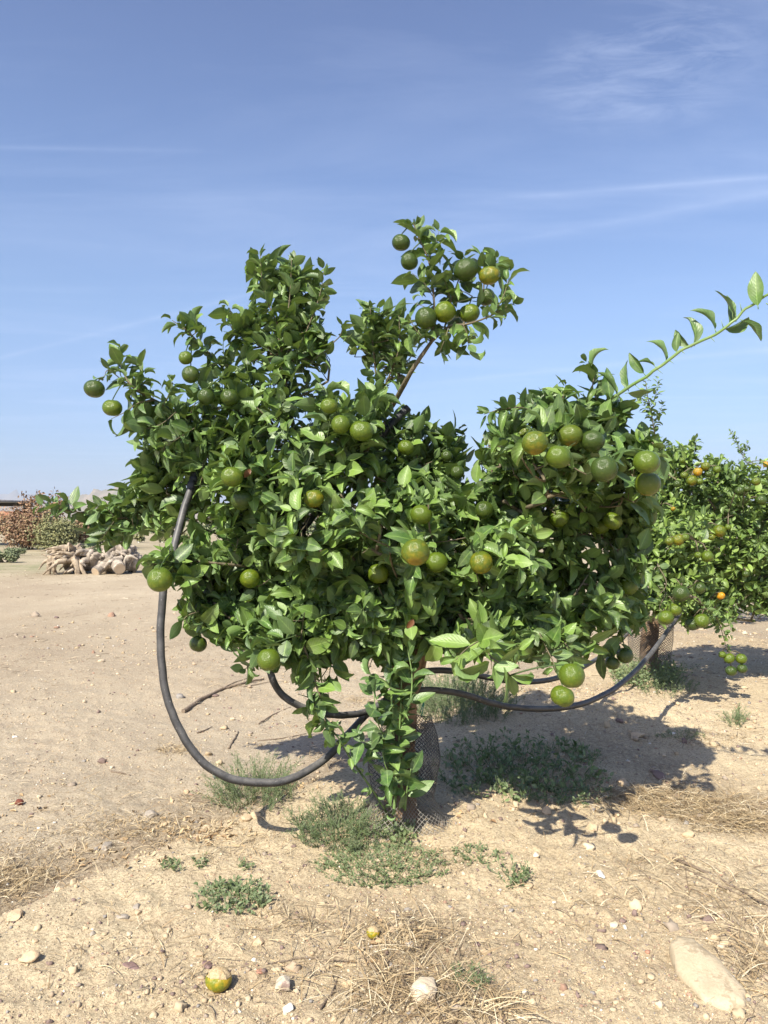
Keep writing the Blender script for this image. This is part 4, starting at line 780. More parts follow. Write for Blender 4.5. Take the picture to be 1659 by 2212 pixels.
# big pale slab at the bottom right
def slab():
    pts = np.array([(1447,2060),(1462,2046),(1496,2046),(1560,2100),(1612,2148),(1608,2176),(1570,2182),(1520,2166),(1462,2108)], float)
    g = np.array([G(u, v) for u, v in pts]); c = g.mean(0); n = len(g); mb = MB(); rings = []
    for k, (sc_, hz) in enumerate([(1.03, -0.03), (1.02, 0.008), (0.975, 0.022), (0.90, 0.026), (0.55, 0.036), (0.25, 0.034)]):
        gg = np.concatenate([g, g[:1]]); q = np.concatenate([gg[a_]+(gg[a_+1]-gg[a_])*np.arange(7)[:, None]/7 for a_ in range(n)]); qq = c+(q-c)*sc_*(1+0.10*fbm(q[:, 0]*40+k, q[:, 1]*40, 5, 3)[:, None]); qq[:, 2] = c[2]+hz*(0.75+0.5*(q[:, 1]-g[:, 1].min())/(np.ptp(g[:, 1])))+0.016*fbm(qq[:, 0]*11, qq[:, 1]*11, 8, 5); rings.append(qq)
    m = len(rings[0]); v = np.concatenate(rings+[[c+[0, 0, .036]]]); i = np.arange(len(rings)-1)[:, None]*m; j = np.arange(m)[None]; k = (j+1) % m
    e = (len(rings)-1)*m; fs = [np.stack([i+j, i+k, i+m+k, i+m+j], -1).reshape(-1, 4), np.array([[e+a, e+(a+1) % m, len(v)-1] for a in range(m)])]
    mb.add(v, fs); o = mb.build('stone', SM['slab'], origin=c); tag(o, 'large long pale slab at the bottom right corner', 'stone', 'loose stones lying on the soil')
slab()
def color_mat(name, rough=0.9, bump=False):
    m, nt, b, out = newmat(name); a = N(nt, 'ShaderNodeAttribute'); a.attribute_name = 'col'; g = N(nt, 'ShaderNodeNewGeometry')
    col = MIX(nt, M_(nt, 'MULTIPLY', NOISE(nt, g.outputs['Position'], 160, 4, 0.7), 0.5), a.outputs['Color'], (0.25, 0.19, 0.13))
    L(nt, col, b.inputs['Base Color']); b.inputs['Roughness'].default_value = rough; b.inputs['Specular IOR Level'].default_value = 0.15; return m
M_GRAVEL = color_mat('gravel'); M_STRAW = color_mat('straw', 0.75)
def gravel():
    rg = np.random.default_rng(21); mb = MB()
    pal = np.array([(0.50, 0.39, 0.25), (0.56, 0.45, 0.30), (0.60, 0.50, 0.36), (0.44, 0.34, 0.24), (0.31, 0.26, 0.21), (0.19, 0.135, 0.13), (0.27, 0.26, 0.25), (0.8, 0.77, 0.7), (0.36, 0.22, 0.16)])
    for n, sub, Rm, ex, r1 in ((150000, 0, 0.00085, 0.33, 9.5), (10000, 1, 0.0015, 0.45, 12)):
        v0, f0 = ICO[sub]; nv = len(v0)
        r = 1.75*np.exp(rg.random(n)**1.15*math.log(r1/1.75)); a = np.radians(rg.uniform(-33, 33, n)); x = r*np.sin(a); y = r*np.cos(a)
        dens = 0.25+1.1*vn(x*1.3, y*1.3, 91)**1.5+0.5*vn(x*5, y*5, 92)+0.6*(side(x, y) < 0.1); k = rg.random(n) < dens/2.0; x, y, r = x[k], y[k], r[k]; n = len(x)
        R = Rm*np.exp(np.minimum(rg.exponential(ex, n), 2.1))*(0.75+0.27*r)
        V = np.repeat(v0[None], n, 0)*(1+0.28*rg.normal(size=(n, nv, 1)).clip(-1.5, 1.5)); V *= rg.uniform(0.6, 1.4, (n, 1, 3))*np.array([1, 1, 0.75])
        V = V*R[:, None, None]+np.stack([x, y, H(x, y)+R*0.25], -1)[:, None]
        ci = rg.choice(9, n, p=[.21, .20, .13, .13, .10, .115, .05, .02, .045])  # colours of the soil's own stones
        col = pal[ci]*rg.uniform(0.85, 1.12, (n, 1)); F0 = (f0[None]+(np.arange(n)*nv)[:, None, None]).reshape(-1, 3)
        mb.add(V.reshape(-1, 3), F0, col=np.repeat(col, nv, 0))
    o = mb.build('gravel', M_GRAVEL, smooth=False); tag(o, 'small mixed gravel and crumbs of earth scattered over the soil', 'gravel', kind='stuff')
gravel()
# ---------------------------------------------------------------- straw and litter
def blades(mb, base, dirs, ln, wd, lift, cols, segs=4, rg=None, bendy=0.32):
    """thin curved ribbons; base (N,3), dirs (N,3)"""
    n = len(base); t = np.linspace(0, 1, segs+1); side_ = norm(np.cross(dirs, np.array([0, 0, 1.0]))+1e-6)
    b1 = rg.normal(size=(n, 1, 1))*bendy*0.3; c = base[:, None]+dirs[:, None]*(ln[:, None]*t)[..., None]+side_[:, None]*(b1*ln[:, None, None]*(t*t)[None, :, None])
    c[..., 2] += lift[:, None]*(t*(1-t)*4)[None]-0.25*ln[:, None]*np.maximum(t-0.6, 0)*(dirs[:, 2:3] > 0.3)
    w_ = wd[:, None]*(1-0.75*t)[None]; up = np.array([0, 0, 1.0])
    ov = norm(side_*rg.uniform(.3, 1, (n, 1))+up*rg.uniform(-.8, .8, (n, 1)))
    v = np.stack([c-ov[:, None]*w_[..., None], c+ov[:, None]*w_[..., None]], 2); m = (segs+1)*2
    i = np.arange(segs)*2; q = np.stack([i, i+1, i+3, i+2], -1); q = (q[None]+(np.arange(n)*m)[:, None, None]).reshape(-1, 4)
    mb.add(v.reshape(-1, 3), q, col=np.repeat(cols, m, 0))
def straw():
    rg = np.random.default_rng(33); mb = MB()
    pal = np.array([(0.42, 0.32, 0.18), (0.56, 0.46, 0.29), (0.27, 0.19, 0.10), (0.66, 0.58, 0.42), (0.17, 0.125, 0.08)])
    # patches: (u, v, du, dv, count, length, orient or None)
    PA = [(880,2140,150,70,620,.13,None),(860,2030,150,45,380,.12,None),(640,1985,120,35,120,.09,None),(1500,1745,170,28,1500,.11,-0.5),(1400,1715,110,18,800,.10,-0.4),(1600,1780,90,20,800,.11,-0.6),(40,1895,110,28,600,.08,0.7),(330,1790,260,36,900,.045,.6),(620,1700,90,20,260,.05,None),(90,1850,150,40,400,.05,.5),(10,1930,60,30,220,.12,0.6),
          (1560,1930,120,110,230,.13,-0.9),(1400,1870,110,60,150,.09,None),(1620,2080,60,90,170,.14,-1.1),(370,1820,260,60,420,.09,.6),(620,1720,60,30,120,.10,None),(375,1620,45,16,240,.07,None),(780,1510,45,16,200,.08,None),(1180,1690,160,25,220,.08,None),(1060,2180,90,40,200,.12,None),(1540,1590,110,22,260,.08,None),
          (1000,1760,160,40,90,.08,None),(1250,1930,170,120,160,.08,None),(200,1730,250,60,160,.10,.3),(560,2120,260,80,110,.10,None),(250,2030,240,100,130,.07,None),(700,1640,60,22,90,.10,1.2),(1220,1490,160,40,160,.10,None),(460,1480,240,50,120,.14,.4),(1500,1680,150,50,110,.07,None),(440,1740,90,30,130,.11,None),(930,1850,80,40,120,.07,None)]
    for (u, v, du, dv, n, l, ori) in PA:
        uu = np.clip(u+rg.normal(size=n)*du*0.55, -80, 1740); vv = np.clip(v+rg.normal(size=n)*dv*0.55, 1440, 2330)
        g = np.array([G(a, b) for a, b in zip(uu[:60], vv[:60])])
        # ground points by inverse mapping on the mean plane, then snapped to the height field
        d = (CAMZ-0.06)*F/(vv-1120); x = (uu-CU)/F*d; y = d; z = H(x, y); d = (CAMZ-z)*F/(vv-1120); x = (uu-CU)/F*d; y = d; z = H(x, y)
        a = rg.uniform(0, 2*np.pi, n) if ori is None else ori+rg.normal(size=n)*0.95+np.pi*(rg.random(n) < .5)
        el = np.abs(rg.normal(size=n))*0.22; dr = np.stack([np.cos(a)*np.cos(el), np.sin(a)*np.cos(el), np.sin(el)], -1); ln = l*rg.uniform(.25, 1.3, n)
        blades(mb, np.stack([x, y, z+0.002], -1), dr, ln, rg.uniform(.0007, .0019, n), rg.uniform(0, .018, n), pal[rg.choice(5, n, p=[.28, .20, .24, .1, .18])]*rg.uniform(.8, 1.15, (n, 1)), rg=rg)
    # thin overall scatter
    n = 2600; r = 1.8*np.exp(rg.random(n)*math.log(5)); a = np.radians(rg.uniform(-33, 33, n)); x = r*np.sin(a); y = r*np.cos(a); z = H(x, y); a = rg.uniform(0, 6.28, n)
    dr = np.stack([np.cos(a), np.sin(a), 0.04+0*a], -1); blades(mb, np.stack([x, y, z+.002], -1), dr, .015+.04*rg.random(n)**2*(r/3), rg.uniform(.0005, .0012, n), rg.uniform(0, .006, n), pal[rg.choice(5, n)]*rg.uniform(.7, 1.1, (n, 1)), rg=rg)
    # coarser straw over the open ground further off
    n = 9000; rr_ = 4.5*np.exp(rg.random(n)**0.9*math.log(6)); a = np.radians(rg.uniform(-33, 33, n)); x = rr_*np.sin(a); y = rr_*np.cos(a); kk = vn(x*.7, y*.35, 12)+0.4*vn(x*2, y*2, 15) > 0.62; x, y, rr_ = x[kk], y[kk], rr_[kk]; n = len(x); z = H(x, y); a = rg.uniform(0, 6.28, n)
    dr = np.stack([np.cos(a), np.sin(a), 0.05+0*a], -1); blades(mb, np.stack([x, y, z+.003], -1), dr, .03+.10*rg.random(n)**2, .0006+.0004*rr_*rg.uniform(.4, 1, n), rg.uniform(0, .01, n), np.array([(.52,.44,.32),(.34,.27,.19),(.22,.18,.13),(.62,.55,.42)])[rg.choice(4, n)], rg=rg)
    o = mb.build('dry_grass', M_STRAW, smooth=False); tag(o, 'dry straw and dead grass stems strewn over the soil', 'dry grass', kind='stuff')
    # fallen curled leaves
    mb = MB(); lf = Leaves(); 
    for (u, v, du, dv, n) in [(380,1790,110,45,90),(480,1800,60,25,40),(250,1850,90,25,40),(620,1700,60,20,22),(1200,1750,120,20,26),(820,2060,90,60,26),(1280,1700,80,30,20),(1000,1740,100,40,10),(1150,1500,80,10,14),(60,1750,80,60,14)]:
        for _ in range(n):
            p = G(np.clip(u+random.gauss(0, du*.55), -50, 1700), max(v+random.gauss(0, dv*.5), 1440), 0.004); a = random.uniform(0, 6.28)
            lf.add(p, np.array([math.cos(a), math.sin(a), .1]), np.array([random.gauss(0, .4), random.gauss(0, .4), random.choice([-1, 1])]), random.uniform(.014, .038), random.uniform(.009, .02), random.uniform(.3, 1.6), random.uniform(.3, 1.4), .04, (random.random(), random.random(), 0), random.uniform(-.8, .8))
    lf.build(mb, na=6)
    m, nt, b, out = newmat('leaf_litter'); k = attr(nt, 'kind'); L(nt, MIX(nt, k[1], MIX(nt, k[0], (0.20, 0.115, 0.055), (0.36, 0.24, 0.12)), (0.52, 0.40, 0.24)), b.inputs['Base Color']); b.inputs['Roughness'].default_value = 0.8
    o = mb.build('leaf_litter', m); tag(o, 'curled brown fallen leaves gathered along the foot of the ridge', 'fallen leaves', kind='stuff')
straw()
# ---------------------------------------------------------------- weeds
M_WEED = leaf_material('weed_green', (0.045, 0.085, 0.035), (0.10, 0.15, 0.06), (0.20, 0.26, 0.10), trans=0.15, dusty=0.35)
def weed(u, v, ru, rv, hgt, n, label, style='needle', young=0.1, size=.012, spread=1.0, kind_shift=0.0):
    """a low weed: branching stems from a few roots, small leaves along them"""
    c = G(u, v); mb = MB(); lf = Leaves(); root = empty('weed', c); tag(root, label, 'weed', 'green weeds growing on the soil')
    st = MB()
    for i in range(n):
        a = random.uniform(0, 6.28); q = math.sqrt(random.random())
        uu = u+math.cos(a)*ru*q*.9; vv = v+math.sin(a)*rv*q*.9
        p = G(uu, vv); p0 = c*0.25*(1-q)+p*(1-0.25*(1-q)); p0[2] = float(H(p0[0], p0[1]))
        o = norm(np.array([p[0]-c[0], p[1]-c[1], 0])+1e-6); h = hgt*random.uniform(.4, 1.15)*(1-.45*q*q)
        d = o*random.uniform(.2, 1.1)*spread+np.array([random.gauss(0, .35), random.gauss(0, .35), 0]); e = p0+d*h*0.9+np.array([0, 0, h]); m = (p0+e)/2+np.array([random.gauss(0, .01), random.gauss(0, .01), h*.12])
        zg = float(H(e[0], e[1])); e[2] = max(e[2], zg+0.01); pts = spline([p0, m, e], 5); tube(st, pts, np.linspace(.0014, .0006, len(pts)), 4, luv=(0.5, 0.5, 0), kind=(.5, .6, 0))
        if style == 'grass':
            lf.add(p0, norm(e-p0), np.array([random.gauss(0, 1), -1, .5]), h*1.5, .005, random.uniform(.3, 1.3), .5, 0, (random.random(), young*random.random(), 0)); lf.twig(pts, .02, size*1.6, young, upb=.2, curl=.3)
            continue
        step = .0055 if style == 'needle' else .010
        nlf = int(max(4, np.linalg.norm(e-p0)/step))
        for k in range(nlf):
            f = (k+random.random())/nlf; x = pts[int(f*(len(pts)-1))]+RNG.normal(size=3)*.002; dd = norm(RNG.normal(size=3)*.8+norm(e-p0)*.5+[0, 0, .3]); Ls = size*random.uniform(.6, 1.4)
            lf.add(x, dd, np.array([random.gauss(0, .5), random.gauss(0, .5)-.3, 1]), Ls, Ls*(.22 if style == 'needle' else .6), random.uniform(0, .8), .3, 0, (min(1, random.random()+kind_shift), young*random.random(), 0))
            if style == 'needle' and random.random() < .22:
                e2 = x+dd*random.uniform(.015, .035); tube(st, [x, e2], [.0008, .0004], 3, luv=(0.5, 0.5, 0), kind=(.5, .4, 0))
                for z_ in range(4):
                    y = x+(e2-x)*random.random(); d3 = norm(RNG.normal(size=3)+dd); lf.add(y, d3, np.array([0, -.3, 1.0]), Ls, Ls*.22, .3, .3, 0, (random.random(), young*random.random(), 0))
    lf.build(st, na=4); st.build('foliage', M_WEED, root)
weed(548,1722,95,44,.18,190,'feathery grey green weed under the big pipe loop','needle',.15,.010)
weed(735,1800,110,52,.11,210,'dark prickly weed at the front foot of the net','needle',.05,.011)
weed(830,1872,160,52,.035,460,'flat spreading weed mat below the trunk net','broad',.5,.009,1.5,.3)
weed(505,1945,85,38,.04,130,'low round leaved weed in front of the ridge, left of the middle','broad',.35,.014,1.2)
weed(372,1872,26,12,.025,24,'tiny green weed tuft left of the ridge crest','broad',.4,.012,1.2)
weed(432,1864,18,10,.022,16,'tiny weed seedling beside the small hollow in the ridge','broad',.5,.011,1.2)
weed(527,1874,14,10,.022,12,'smallest weed seedling above the round leaved weed','broad',.4,.010,1.2)
weed(1120,1665,205,80,.06,330,'large leafy weed patch in the deep shadow right of the trunk','grass',.25,.022)
weed(1240,1720,90,30,.04,90,'weed at the near edge of the tree shadow','broad',.3,.016)
weed(1000,1535,120,40,.26,330,'tall pale green weed behind the trunk under the sagging pipes','needle',.35,.013)
weed(960,1500,60,20,.20,70,'loose weed behind the green twine','needle',.5,.014)
weed(1108,1900,38,20,.05,34,'small upright green sprig on the bare soil right of the trunk','broad',.2,.013)
weed(1400,1468,85,26,.16,150,'bright weed round the net of the second tree','grass',.6,.02)
weed(1440,1490,70,20,.10,70,'low weed in front of the second tree net','needle',.5,.014)
weed(1590,1560,26,14,.09,44,'small green weed tuft on the soil at the right','needle',.4,.012)
weed(1010,2125,42,26,.035,26,'sparse green weed at the edge of the dry grass at the bottom','needle',.2,.012)
weed(860,1800,42,30,.05,60,'fresh grassy tuft against the front of the net','grass',.7,.016)
weed(1030,1850,60,25,.02,60,'creeping weed right of the weed mat','broad',.4,.010,1.5)
weed(1470,1590,60,10,.03,50,'thin brownish green weed on the far side of the tree shadow','needle',.5,.010)
weed(1365,1230,20,6,.3,10,'far weed glimpsed under the second tree','needle',.3,.03) if False else None
# ---------------------------------------------------------------- fallen fruit
M_FALL = fruit_material('fallen_peel', (0.17, 0.19, 0.015), (0.62, 0.36, 0.015), 0.42)
def fallen():
    for (u, v, R, lab, mt, s1) in [(472,2118,27,'large fallen orange, split and half green, lying in the foreground gravel', 2, 5), (806,2016,14,'small fallen yellow orange, half peeled, lying in the dry grass', 3, 8)]:
        p = G(u, v+R*0.75); r = R*mpp(p); root = empty('fallen_orange', p); tag(root, lab, 'fallen orange', 'fallen oranges')
        vv, f = ICO[4]; ax = norm(np.array([0.10, 0.15, 0.97])); top = vv@ax > 0.42+0.05*np.sin(np.arctan2(vv[:, 1], vv[:, 0])*3)
        v2 = vv*np.array([1.05, 1, .9]); v2 = v2*(1+0.02*fbm(vv[:, 0]*3, vv[:, 1]*3+vv[:, 2], s1, 3)[:, None])
        fl = f[~top[f].any(1)]; ft = f[top[f].any(1)]
        mb = MB(); mb.add(v2, fl); mb.add(v2*0.90, f); o = mb.build('peel', M_FALL, root); o.location = (0, 0, r*.86); o.scale = (r, r, r); o.rotation_euler = (1.9, 0.3, .4) if mt == 9 else (0, 0, 0)
        seg = 0.97-0.10*np.abs(np.sin(np.arctan2(vv[:, 1], vv[:, 0]*1.0)*4.5))*(1-(vv@ax)**2); mb = MB(); mb.add(v2*seg[:, None]*np.array([1, 1, 1])*1.04, ft); q = mb.build('dry_pith', simple('dry_pith', (0.36, 0.24, 0.11), (0.60, 0.48, 0.30), 5, .8, .5, 8), root); q.location = (0, 0, r*.86); q.scale = (r, r, r)
        
fallen()
p = G(42, 1738); vv, f = ICO[3]; mb = MB(); r = 9*mpp(p); mb.add(vv*np.array([1, .9, .8])*(1+.35*fbm(vv[:, 0]*2.5, vv[:, 1]*2.5+vv[:, 2], 3, 4)[:, None])*r, f)
o = mb.build('dried_fruit', simple('dried_fruit', (0.10, 0.03, 0.02), (0.22, 0.07, 0.04), 60, .7, .6, 90)); o.location = (p[0], p[1], p[2]+r*.6); tag(o, 'shrivelled dark red fruit on the flat ground at the left', 'dried fruit')
# pipe plug lying below the loop
p = G(466, 1682); mb = MB(); tube(mb, [p+[-.012, 0, .012], p+[.0, .002, .016], p+[.012, .004, .02]], [.013, .014, .013], 10); tube(mb, [p+[.012, .004, .02], p+[.022, .006, .023]], [.009, .009], 8)
tag(mb.build('pipe_plug', simple('grey_plastic', (0.10, 0.12, 0.12), (0.17, 0.19, 0.19), 40, .6)), 'small grey plastic plug on the ground under the big pipe loop', 'plug')
# ---------------------------------------------------------------- sticks
M_STICK = simple('dead_wood', (0.13, 0.095, 0.07), (0.30, 0.235, 0.17), 60, .85, .6, 120)
def stick(pix, r, label, subs=()):
    mb = MB()
    for q, rr in [(pix, r)]+list(subs):
        g = np.array([G(a, b) for a, b in q]); g[:, 2] += rr*.8; s = spline(g, 6); s += RNG.normal(size=s.shape)*rr*.25; tube(mb, s, np.linspace(rr, rr*.45, len(s)), 7, jit=.2)
    tag(mb.build('stick', M_STICK), label, 'stick', 'dead sticks lying on the soil')
stick([(396,1540),(440,1512),(480,1492),(520,1480),(568,1469)], .016, 'thick dead branch lying on the flat ground inside the pipe loop', [([(470,1496),(500,1478),(535,1466)], .006), ([(500,1486),(540,1482),(600,1470)], .005)])
stick([(1454,1856),(1520,1884),(1590,1920),(1665,1962)], .006, 'long dark twig at the right edge pointing to the corner, upper of two')
stick([(1462,1872),(1540,1906),(1600,1936),(1640,1956)], .0045, 'thin dark twig just below the long one at the right edge')
stick([(520,2092),(600,2082),(650,2072),(710,2076),(770,2080)], .0035, 'thin curved twig right of the big fallen orange')
stick([(494,1618),(505,1600),(515,1582)], .007, 'short dark stick standing askew inside the pipe loop')
stick([(560,1565),(590,1545),(628,1528)], .006, 'slim stick right of the thick dead branch')
stick([(556,1602),(610,1596),(662,1586)], .005, 'thin stick under the small pipe loop')
stick([(425,1585),(440,1580),(458,1572)], .006, 'short stick close to the left side of the big pipe loop')
stick([(375,1724),(410,1730),(450,1736)], .004, 'pale straight twig beside the little round stone')
stick([(690,2180),(716,2150),(730,2110)], .004, 'bent twig left of the round pale stone')
stick([(240,1668),(262,1672),(282,1676)], .006, 'short pale stick on the open flat ground at the left')
# ---------------------------------------------------------------- far left: uprooted stump, shrubs, shelter
M_WOOD = simple('weathered_root', (0.13, 0.095, 0.065), (0.50, 0.41, 0.30), 9, .85, .8, 14)
M_WOODG = simple('grey_trunk_bark', (0.13, 0.11, 0.09), (0.50, 0.43, 0.35), 7, .9, .8, 9)
M_CUT = simple('sawn_wood', (0.42, 0.32, 0.22), (0.52, 0.42, 0.30), 5, .85, .3, 20)
def stump():
    c = G(190, 1238); m = mpp(c); root = empty('uprooted_stump', c); tag(root, 'pale uprooted tree stump with tangled roots on the far left', 'stump')
    X = lambda du, dv, dy=0: np.array([c[0]+(du-190)*m, c[1]+dy, c[2]+(1238-dv)*m])
    rb = MB(); rg = random.Random(4)
    for i in range(55):                               # roots twisting out of the root plate
        a = X(rg.uniform(150, 175), rg.uniform(1195, 1215), rg.uniform(-.2, .3)); e = X(rg.uniform(100, 180), rg.uniform(1180, 1246), rg.uniform(-.7, .6)); mdl = (a+e)/2+np.array([rg.gauss(0, .12), rg.gauss(0, .15)-.2, rg.gauss(.05, .12)])
        q = spline([a, mdl, e+np.array([rg.gauss(0, .05), 0, rg.gauss(0, .04)])], 6); tube(rb, q, np.linspace(rg.uniform(.04, .085), .012, len(q)), 7, jit=.45)
    for (q, r) in [([X(118,1246,-.4), X(124,1200,-.35), X(140,1184,-.2), X(175,1190,0)], .09), ([X(185,1244,-.45), X(176,1212,-.4), X(158,1192,-.2)], .10), ([X(140,1244,-.5), X(133,1215,-.5), X(138,1190,-.2)], .07), ([X(95,1195,.2), X(125,1181,.2), X(170,1184,.2)], .05), ([X(200,1246,-.4), X(188,1222,-.4), X(172,1200,-.2)], .06)]:
        s = spline(q, 6); tube(rb, s, np.linspace(r*.7, r, len(s)), 9, jit=.3)
    vv, f = ICO[3]; bl = vv*np.array([.38, .3, .34])*(1+.9*fbm(vv[:, 0]*3, vv[:, 1]*3+vv[:, 2]*2, 3, 4)[:, None]); rb.add(bl+X(158, 1208, .25), f); rb.build('root_ball', M_WOOD, root)
    lg = MB(); s = spline([X(165,1206,.2), X(200,1215,.1), X(235,1212,.1), X(275,1214,.2), X(290,1220,.3)], 8); tube(lg, s, np.interp(np.linspace(0, 1, len(s)), [0, .3, .6, 1], [.20, .24, .28, .24]), 18, jit=.30)
    for (a, b, cc_, sx) in [(225,1200,0,.26),(240,1190,0.1,.24),(262,1198,0,.24),(250,1212,-.1,.26),(282,1204,.1,.20),(270,1190,.15,.18),(215,1216,0,.22)]:
        vv, f = ICO[3]; bl = vv*sx*(.82+2.4*fbm(vv[:, 0]*2.5+a, vv[:, 1]*2.5+vv[:, 2]*2, int(a), 4)[:, None]+.5*np.abs(fbm(vv[:, 0]*6+a, vv[:, 1]*6+vv[:, 2]*5, int(a)+3, 3))[:, None]); lg.add(bl+X(a, b, cc_), f)
    for i in range(26):                               # burls and torn roots running over the log
        a = X(rg.uniform(170, 285), rg.uniform(1192, 1215), rg.uniform(-.3, .2)); e = a+np.array([rg.uniform(-.35, .35), rg.uniform(-.35, -.05), rg.uniform(-.45, .05)]); e[2] = max(e[2], c[2]+.02)
        mdl = (a+e)/2+np.array([rg.gauss(0, .08), -rg.uniform(.03, .15), rg.gauss(.05, .06)]); q = spline([a, mdl, e], 6); tube(lg, q, np.linspace(rg.uniform(.05, .10), .02, len(q)), 7, jit=.4)
    lg.build('log', M_WOODG, root)
    for (a, b, r) in [((255,1214,-.2),(275,1226,-.55),.15),((235,1220,-.3),(225,1232,-.6),.12)]:
        cl = MB(); A = X(*a); B = X(*b); tube(cl, [A, (A+B)/2, B], [r*1.1, r*1.05, r], 14, jit=.08); T = norm(B-A); tube(cl, [B+T*.004, B+T*.008], [r*.9, r*.88], 14, mat=1); cl.build('cut_limb', [M_WOODG, M_CUT], root)
stump()
def bush_material(name, a, b, c):
    m, nt, bs, out = newmat(name); k = attr(nt, 'kind'); L(nt, MIX(nt, k[1], MIX(nt, k[0], a, b), c), bs.inputs['Base Color']); bs.inputs['Roughness'].default_value = 0.65; return m
M_RUST = bush_material('rust_leaves', (0.17, 0.095, 0.055), (0.29, 0.165, 0.095), (0.28, 0.22, 0.11)); M_OLIVE = bush_material('olive_leaves', (0.10, 0.115, 0.045), (0.19, 0.19, 0.08), (0.26, 0.25, 0.10)); M_SCRUB = bush_material('scrub_leaves', (0.09, 0.12, 0.06), (0.16, 0.19, 0.09), (0.24, 0.25, 0.13))
def shrub(name, u, vb, wu, hu, n, mat, label, group, cat='shrub', sprigs=(), size=.11, lobes=7, stemh=0.0):
    c = G(u, vb); m = mpp(c); root = empty(name, c); tag(root, label, cat, group); rg = np.random.default_rng(int(u*3+wu)); W, Hh = wu*m, hu*m
    lf = Leaves(); st = MB()
    L_ = [(rg.uniform(-.65, .65)*W/2, rg.uniform(-.5, .5)*W*.4, Hh*rg.uniform(.35, .68), rg.uniform(.26, .45)*min(W, Hh*1.3)) for _ in range(lobes)]
    for k in range(n):
        x, y, z, r = L_[rg.integers(len(L_))]; d = norm(rg.normal(size=3)); q = np.array([x, y, z])+d*r*rg.uniform(.45, 1.08)*np.array([1, 1, .95]); q[2] = max(q[2], 0.05+rg.random()*.2)
        if q[2] > Hh: q[2] = Hh*rg.uniform(.7, 1)
        p = c+q; lf.add(p, norm(rg.normal(size=3)+[0, 0, .2]), norm(d+[0, -.2, .6]+.4*rg.normal(size=3)), size*rg.uniform(.6, 1.3), size*.55, .5, .3, 0, (rg.random(), rg.random()**3, 0))
    for x, y, z, r in L_:
        s = spline([c+[x*.2, y*.2, -.05], c+[x*.7, y*.6, z*.5], c+[x, y, z]], 4); tube(st, s, np.linspace(.04, .015, len(s)), 6)
    for (du, dh, nn) in sprigs:
        e = c+np.array([du*m, rg.uniform(-.3, .3), dh*m]); b = c+np.array([du*m*.8, 0, Hh*.5]); s = spline([b, (b+e)/2+rg.normal(size=3)*.05, e], 6); tube(st, s, np.linspace(.018, .006, len(s)), 5)
        for k in range(nn): q = s[int(rg.uniform(.25, 1)*(len(s)-1))]+rg.normal(size=3)*.07; [lf.add(q+rg.normal(size=3)*.08, norm(rg.normal(size=3)+[0, 0, .5]), rg.normal(size=3)+[0, -.5, .5], size*rg.uniform(.8, 1.4), size*.6, .5, .3, 0, (rg.random(), rg.random()*.3, 0)) for _ in range(3)]
    st.build('stems', M_BARK, root); mb = MB(); lf.build(mb, na=4); mb.build('foliage', mat, root); return root
GB = 'shrubs growing behind the stump'
shrub('shrub', 62, 1187, 112, 92, 5200, M_RUST, 'rust brown drying shrub with tall bare tips at the left edge of the orchard', GB, sprigs=[(-8,122,40),(12,118,60),(28,125,60),(40,112,40),(52,130,16),(64,122,50),(72,110,60),(-25,100,30),(84,112,30)], size=.13, lobes=9)
shrub('shrub', 118, 1190, 120, 72, 5600, M_OLIVE, 'dense olive green shrub in front of the rust brown one', GB, sprigs=[(-15,82,30)], size=.12, lobes=9)
shrub('shrub', 175, 1188, 60, 74, 2200, M_RUST, 'small brownish shrub between the olive one and the pale tree', GB, size=.13)
shrub('small_tree', 228, 1186, 66, 92, 3000, M_SCRUB, 'pale green bushy tree above the stump', GB, cat='tree', sprigs=[(-20,108,40),(12,102,30)], size=.13)
shrub('shrub', 180, 1196, 90, 22, 1200, M_SCRUB, 'low scrub bush just behind the stump', GB, size=.12)
shrub('shrub', 12, 1215, 70, 26, 2000, M_SCRUB, 'grey green low bush at the very left edge', GB, size=.09)
shrub('shrub', 30, 1200, 60, 14, 900, M_SCRUB, 'dark low bush beside the white block', GB, size=.09)
for u, lb in [(300, 'left one of the three young trees in the far green strip'), (350, 'middle one of the three young trees in the far green strip'), (402, 'right one of the three young trees in the far green strip')]:
    r = shrub('young_tree', u, 1172, 16, 20, 260, M_OLIVE, lb, 'young trees in the far field', cat='young tree', size=.2, lobes=3); mb = MB(); q = np.array(r.location); tube(mb, [q, q+[0, 0, .45]], [.09, .09], 8); mb.build('trunk_guard', simple('white_guard', (.65, .65, .62), (.75, .75, .7), 5), r)
for u, wu, hu, lb in [(-40,130,30,'far hedge left of the rust brown shrub'),(470,160,22,'far hedge seen through the lower left of the big tree'),(640,180,20,'far hedge behind the trunk of the big tree'),(330,120,26,'far hedge above the three young trees'),(1290,200,20,'far hedge seen between the big tree and the second tree')]:
    shrub('hedge', u, 1152, wu, hu, 1500, M_SCRUB, lb, 'far hedges across the plain', cat='hedge', size=.5, lobes=12)
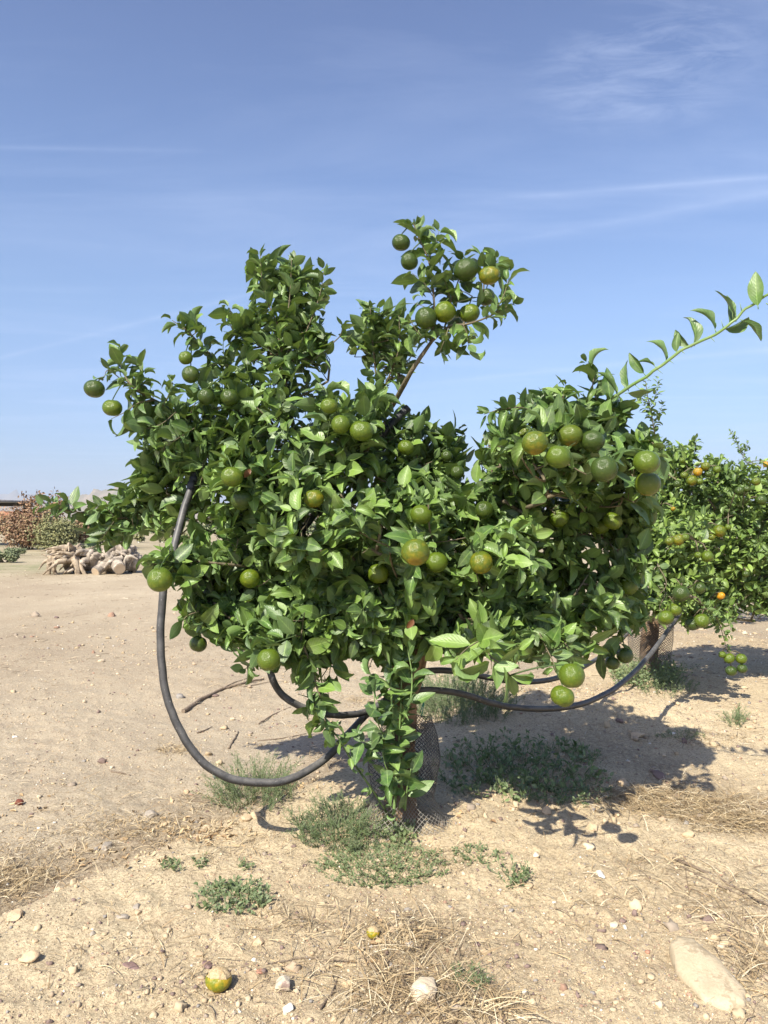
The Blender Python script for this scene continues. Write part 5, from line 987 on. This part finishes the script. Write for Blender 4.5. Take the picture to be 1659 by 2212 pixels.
# shelter
c = G(-40, 1178); m = mpp(c); root = empty('shelter', c); tag(root, 'open shelter with flat grey roof and dark posts at the left edge', 'shelter')
Y = c[1]; Zr = c[2]+(1178-1086)*m
def box(mb, lo, hi, mat=0):
    lo, hi = np.array(lo, float), np.array(hi, float); v = np.array([[(lo, hi)[i][0], (lo, hi)[j][1], (lo, hi)[k][2]] for i in (0, 1) for j in (0, 1) for k in (0, 1)])
    mb.add(v, np.array([[0, 1, 3, 2], [4, 6, 7, 5], [0, 4, 5, 1], [2, 3, 7, 6], [0, 2, 6, 4], [1, 5, 7, 3]]), mat)
M_ROOF = simple('shelter_roof', (.20, .20, .21), (.34, .33, .33), 3, .7); M_POST = simple('shelter_post', (.06, .055, .05), (.10, .09, .08), 8, .8)
mb = MB(); x1 = c[0]+(32+40)*m; x0 = c[0]-2.0
for k in range(14): box(mb, (x0+(x1-x0)*k/14+.01, Y-2, Zr+.02-.0*k), (x0+(x1-x0)*(k+1)/14-.01, Y+2.4, Zr+.10+.03*(k % 2)))
mb.build('roof', M_ROOF, root, smooth=False)
mb = MB(); box(mb, (x0, Y-1.9, Zr-.16), (x1-.15, Y-1.75, Zr+.018)); box(mb, (x0, Y+2.1, Zr-.16), (x1-.15, Y+2.25, Zr+.018)); mb.build('beam', M_POST, root, smooth=False)
for px_ in (c[0]+(14+40)*m, c[0]-1.2):
    for py_ in (Y-1.85, Y+2.15):
        mb = MB(); box(mb, (px_-.09, py_-.09, c[2]-.2), (px_+.09, py_+.09, Zr-.162)); mb.build('post', M_POST, root, smooth=False)
c = G(-30, 1150); m = mpp(c); root = empty('house', c); tag(root, 'far low house with an orange tiled roof under the shelter', 'house')
mb = MB(); box(mb, (c[0]-50*m, c[1], c[2]-.3), (c[0]+48*m, c[1]+6, c[2]+30*m)); mb.build('wall', simple('house_wall', (.5, .42, .34), (.6, .5, .4), 1), root, smooth=False)
mb = MB(); A = c[0]-54*m; B = c[0]+52*m; z0 = c[2]+30.5*m; z1 = c[2]+46*m; y0 = c[1]-.5; y1 = c[1]+6.5; ym = c[1]+3
mb.add([(A, y0, z0), (B, y0, z0), (B, y1, z0), (A, y1, z0), (A, ym, z1), (B, ym, z1)], [np.array([[0, 1, 5, 4], [3, 4, 5, 2], [0, 3, 2, 1]]), np.array([[0, 4, 3], [1, 2, 5]])]); mb.build('roof', simple('roof_tiles', (.40, .17, .09), (.5, .24, .13), 3), root, smooth=False)
# ---------------------------------------------------------------- haze
def haze():
    mb = MB(); box(mb, (-7600, -300, -14), (7600, 7600, 330)); m = bpy.data.materials.new('haze'); m.use_nodes = True; nt = m.node_tree; nt.nodes.clear()
    out = N(nt, 'ShaderNodeOutputMaterial'); pv = N(nt, 'ShaderNodeVolumePrincipled'); pv.inputs['Color'].default_value = (0.72, 0.82, 1.0, 1); pv.inputs['Density'].default_value = 0.00016; pv.inputs['Anisotropy'].default_value = 0.0
    L(nt, pv.outputs[0], out.inputs['Volume']); o = mb.build('haze', m, smooth=False); tag(o, 'thin blue haze over the far plain and hills', 'haze', kind='stuff')
HAZE = True
if HAZE: haze()
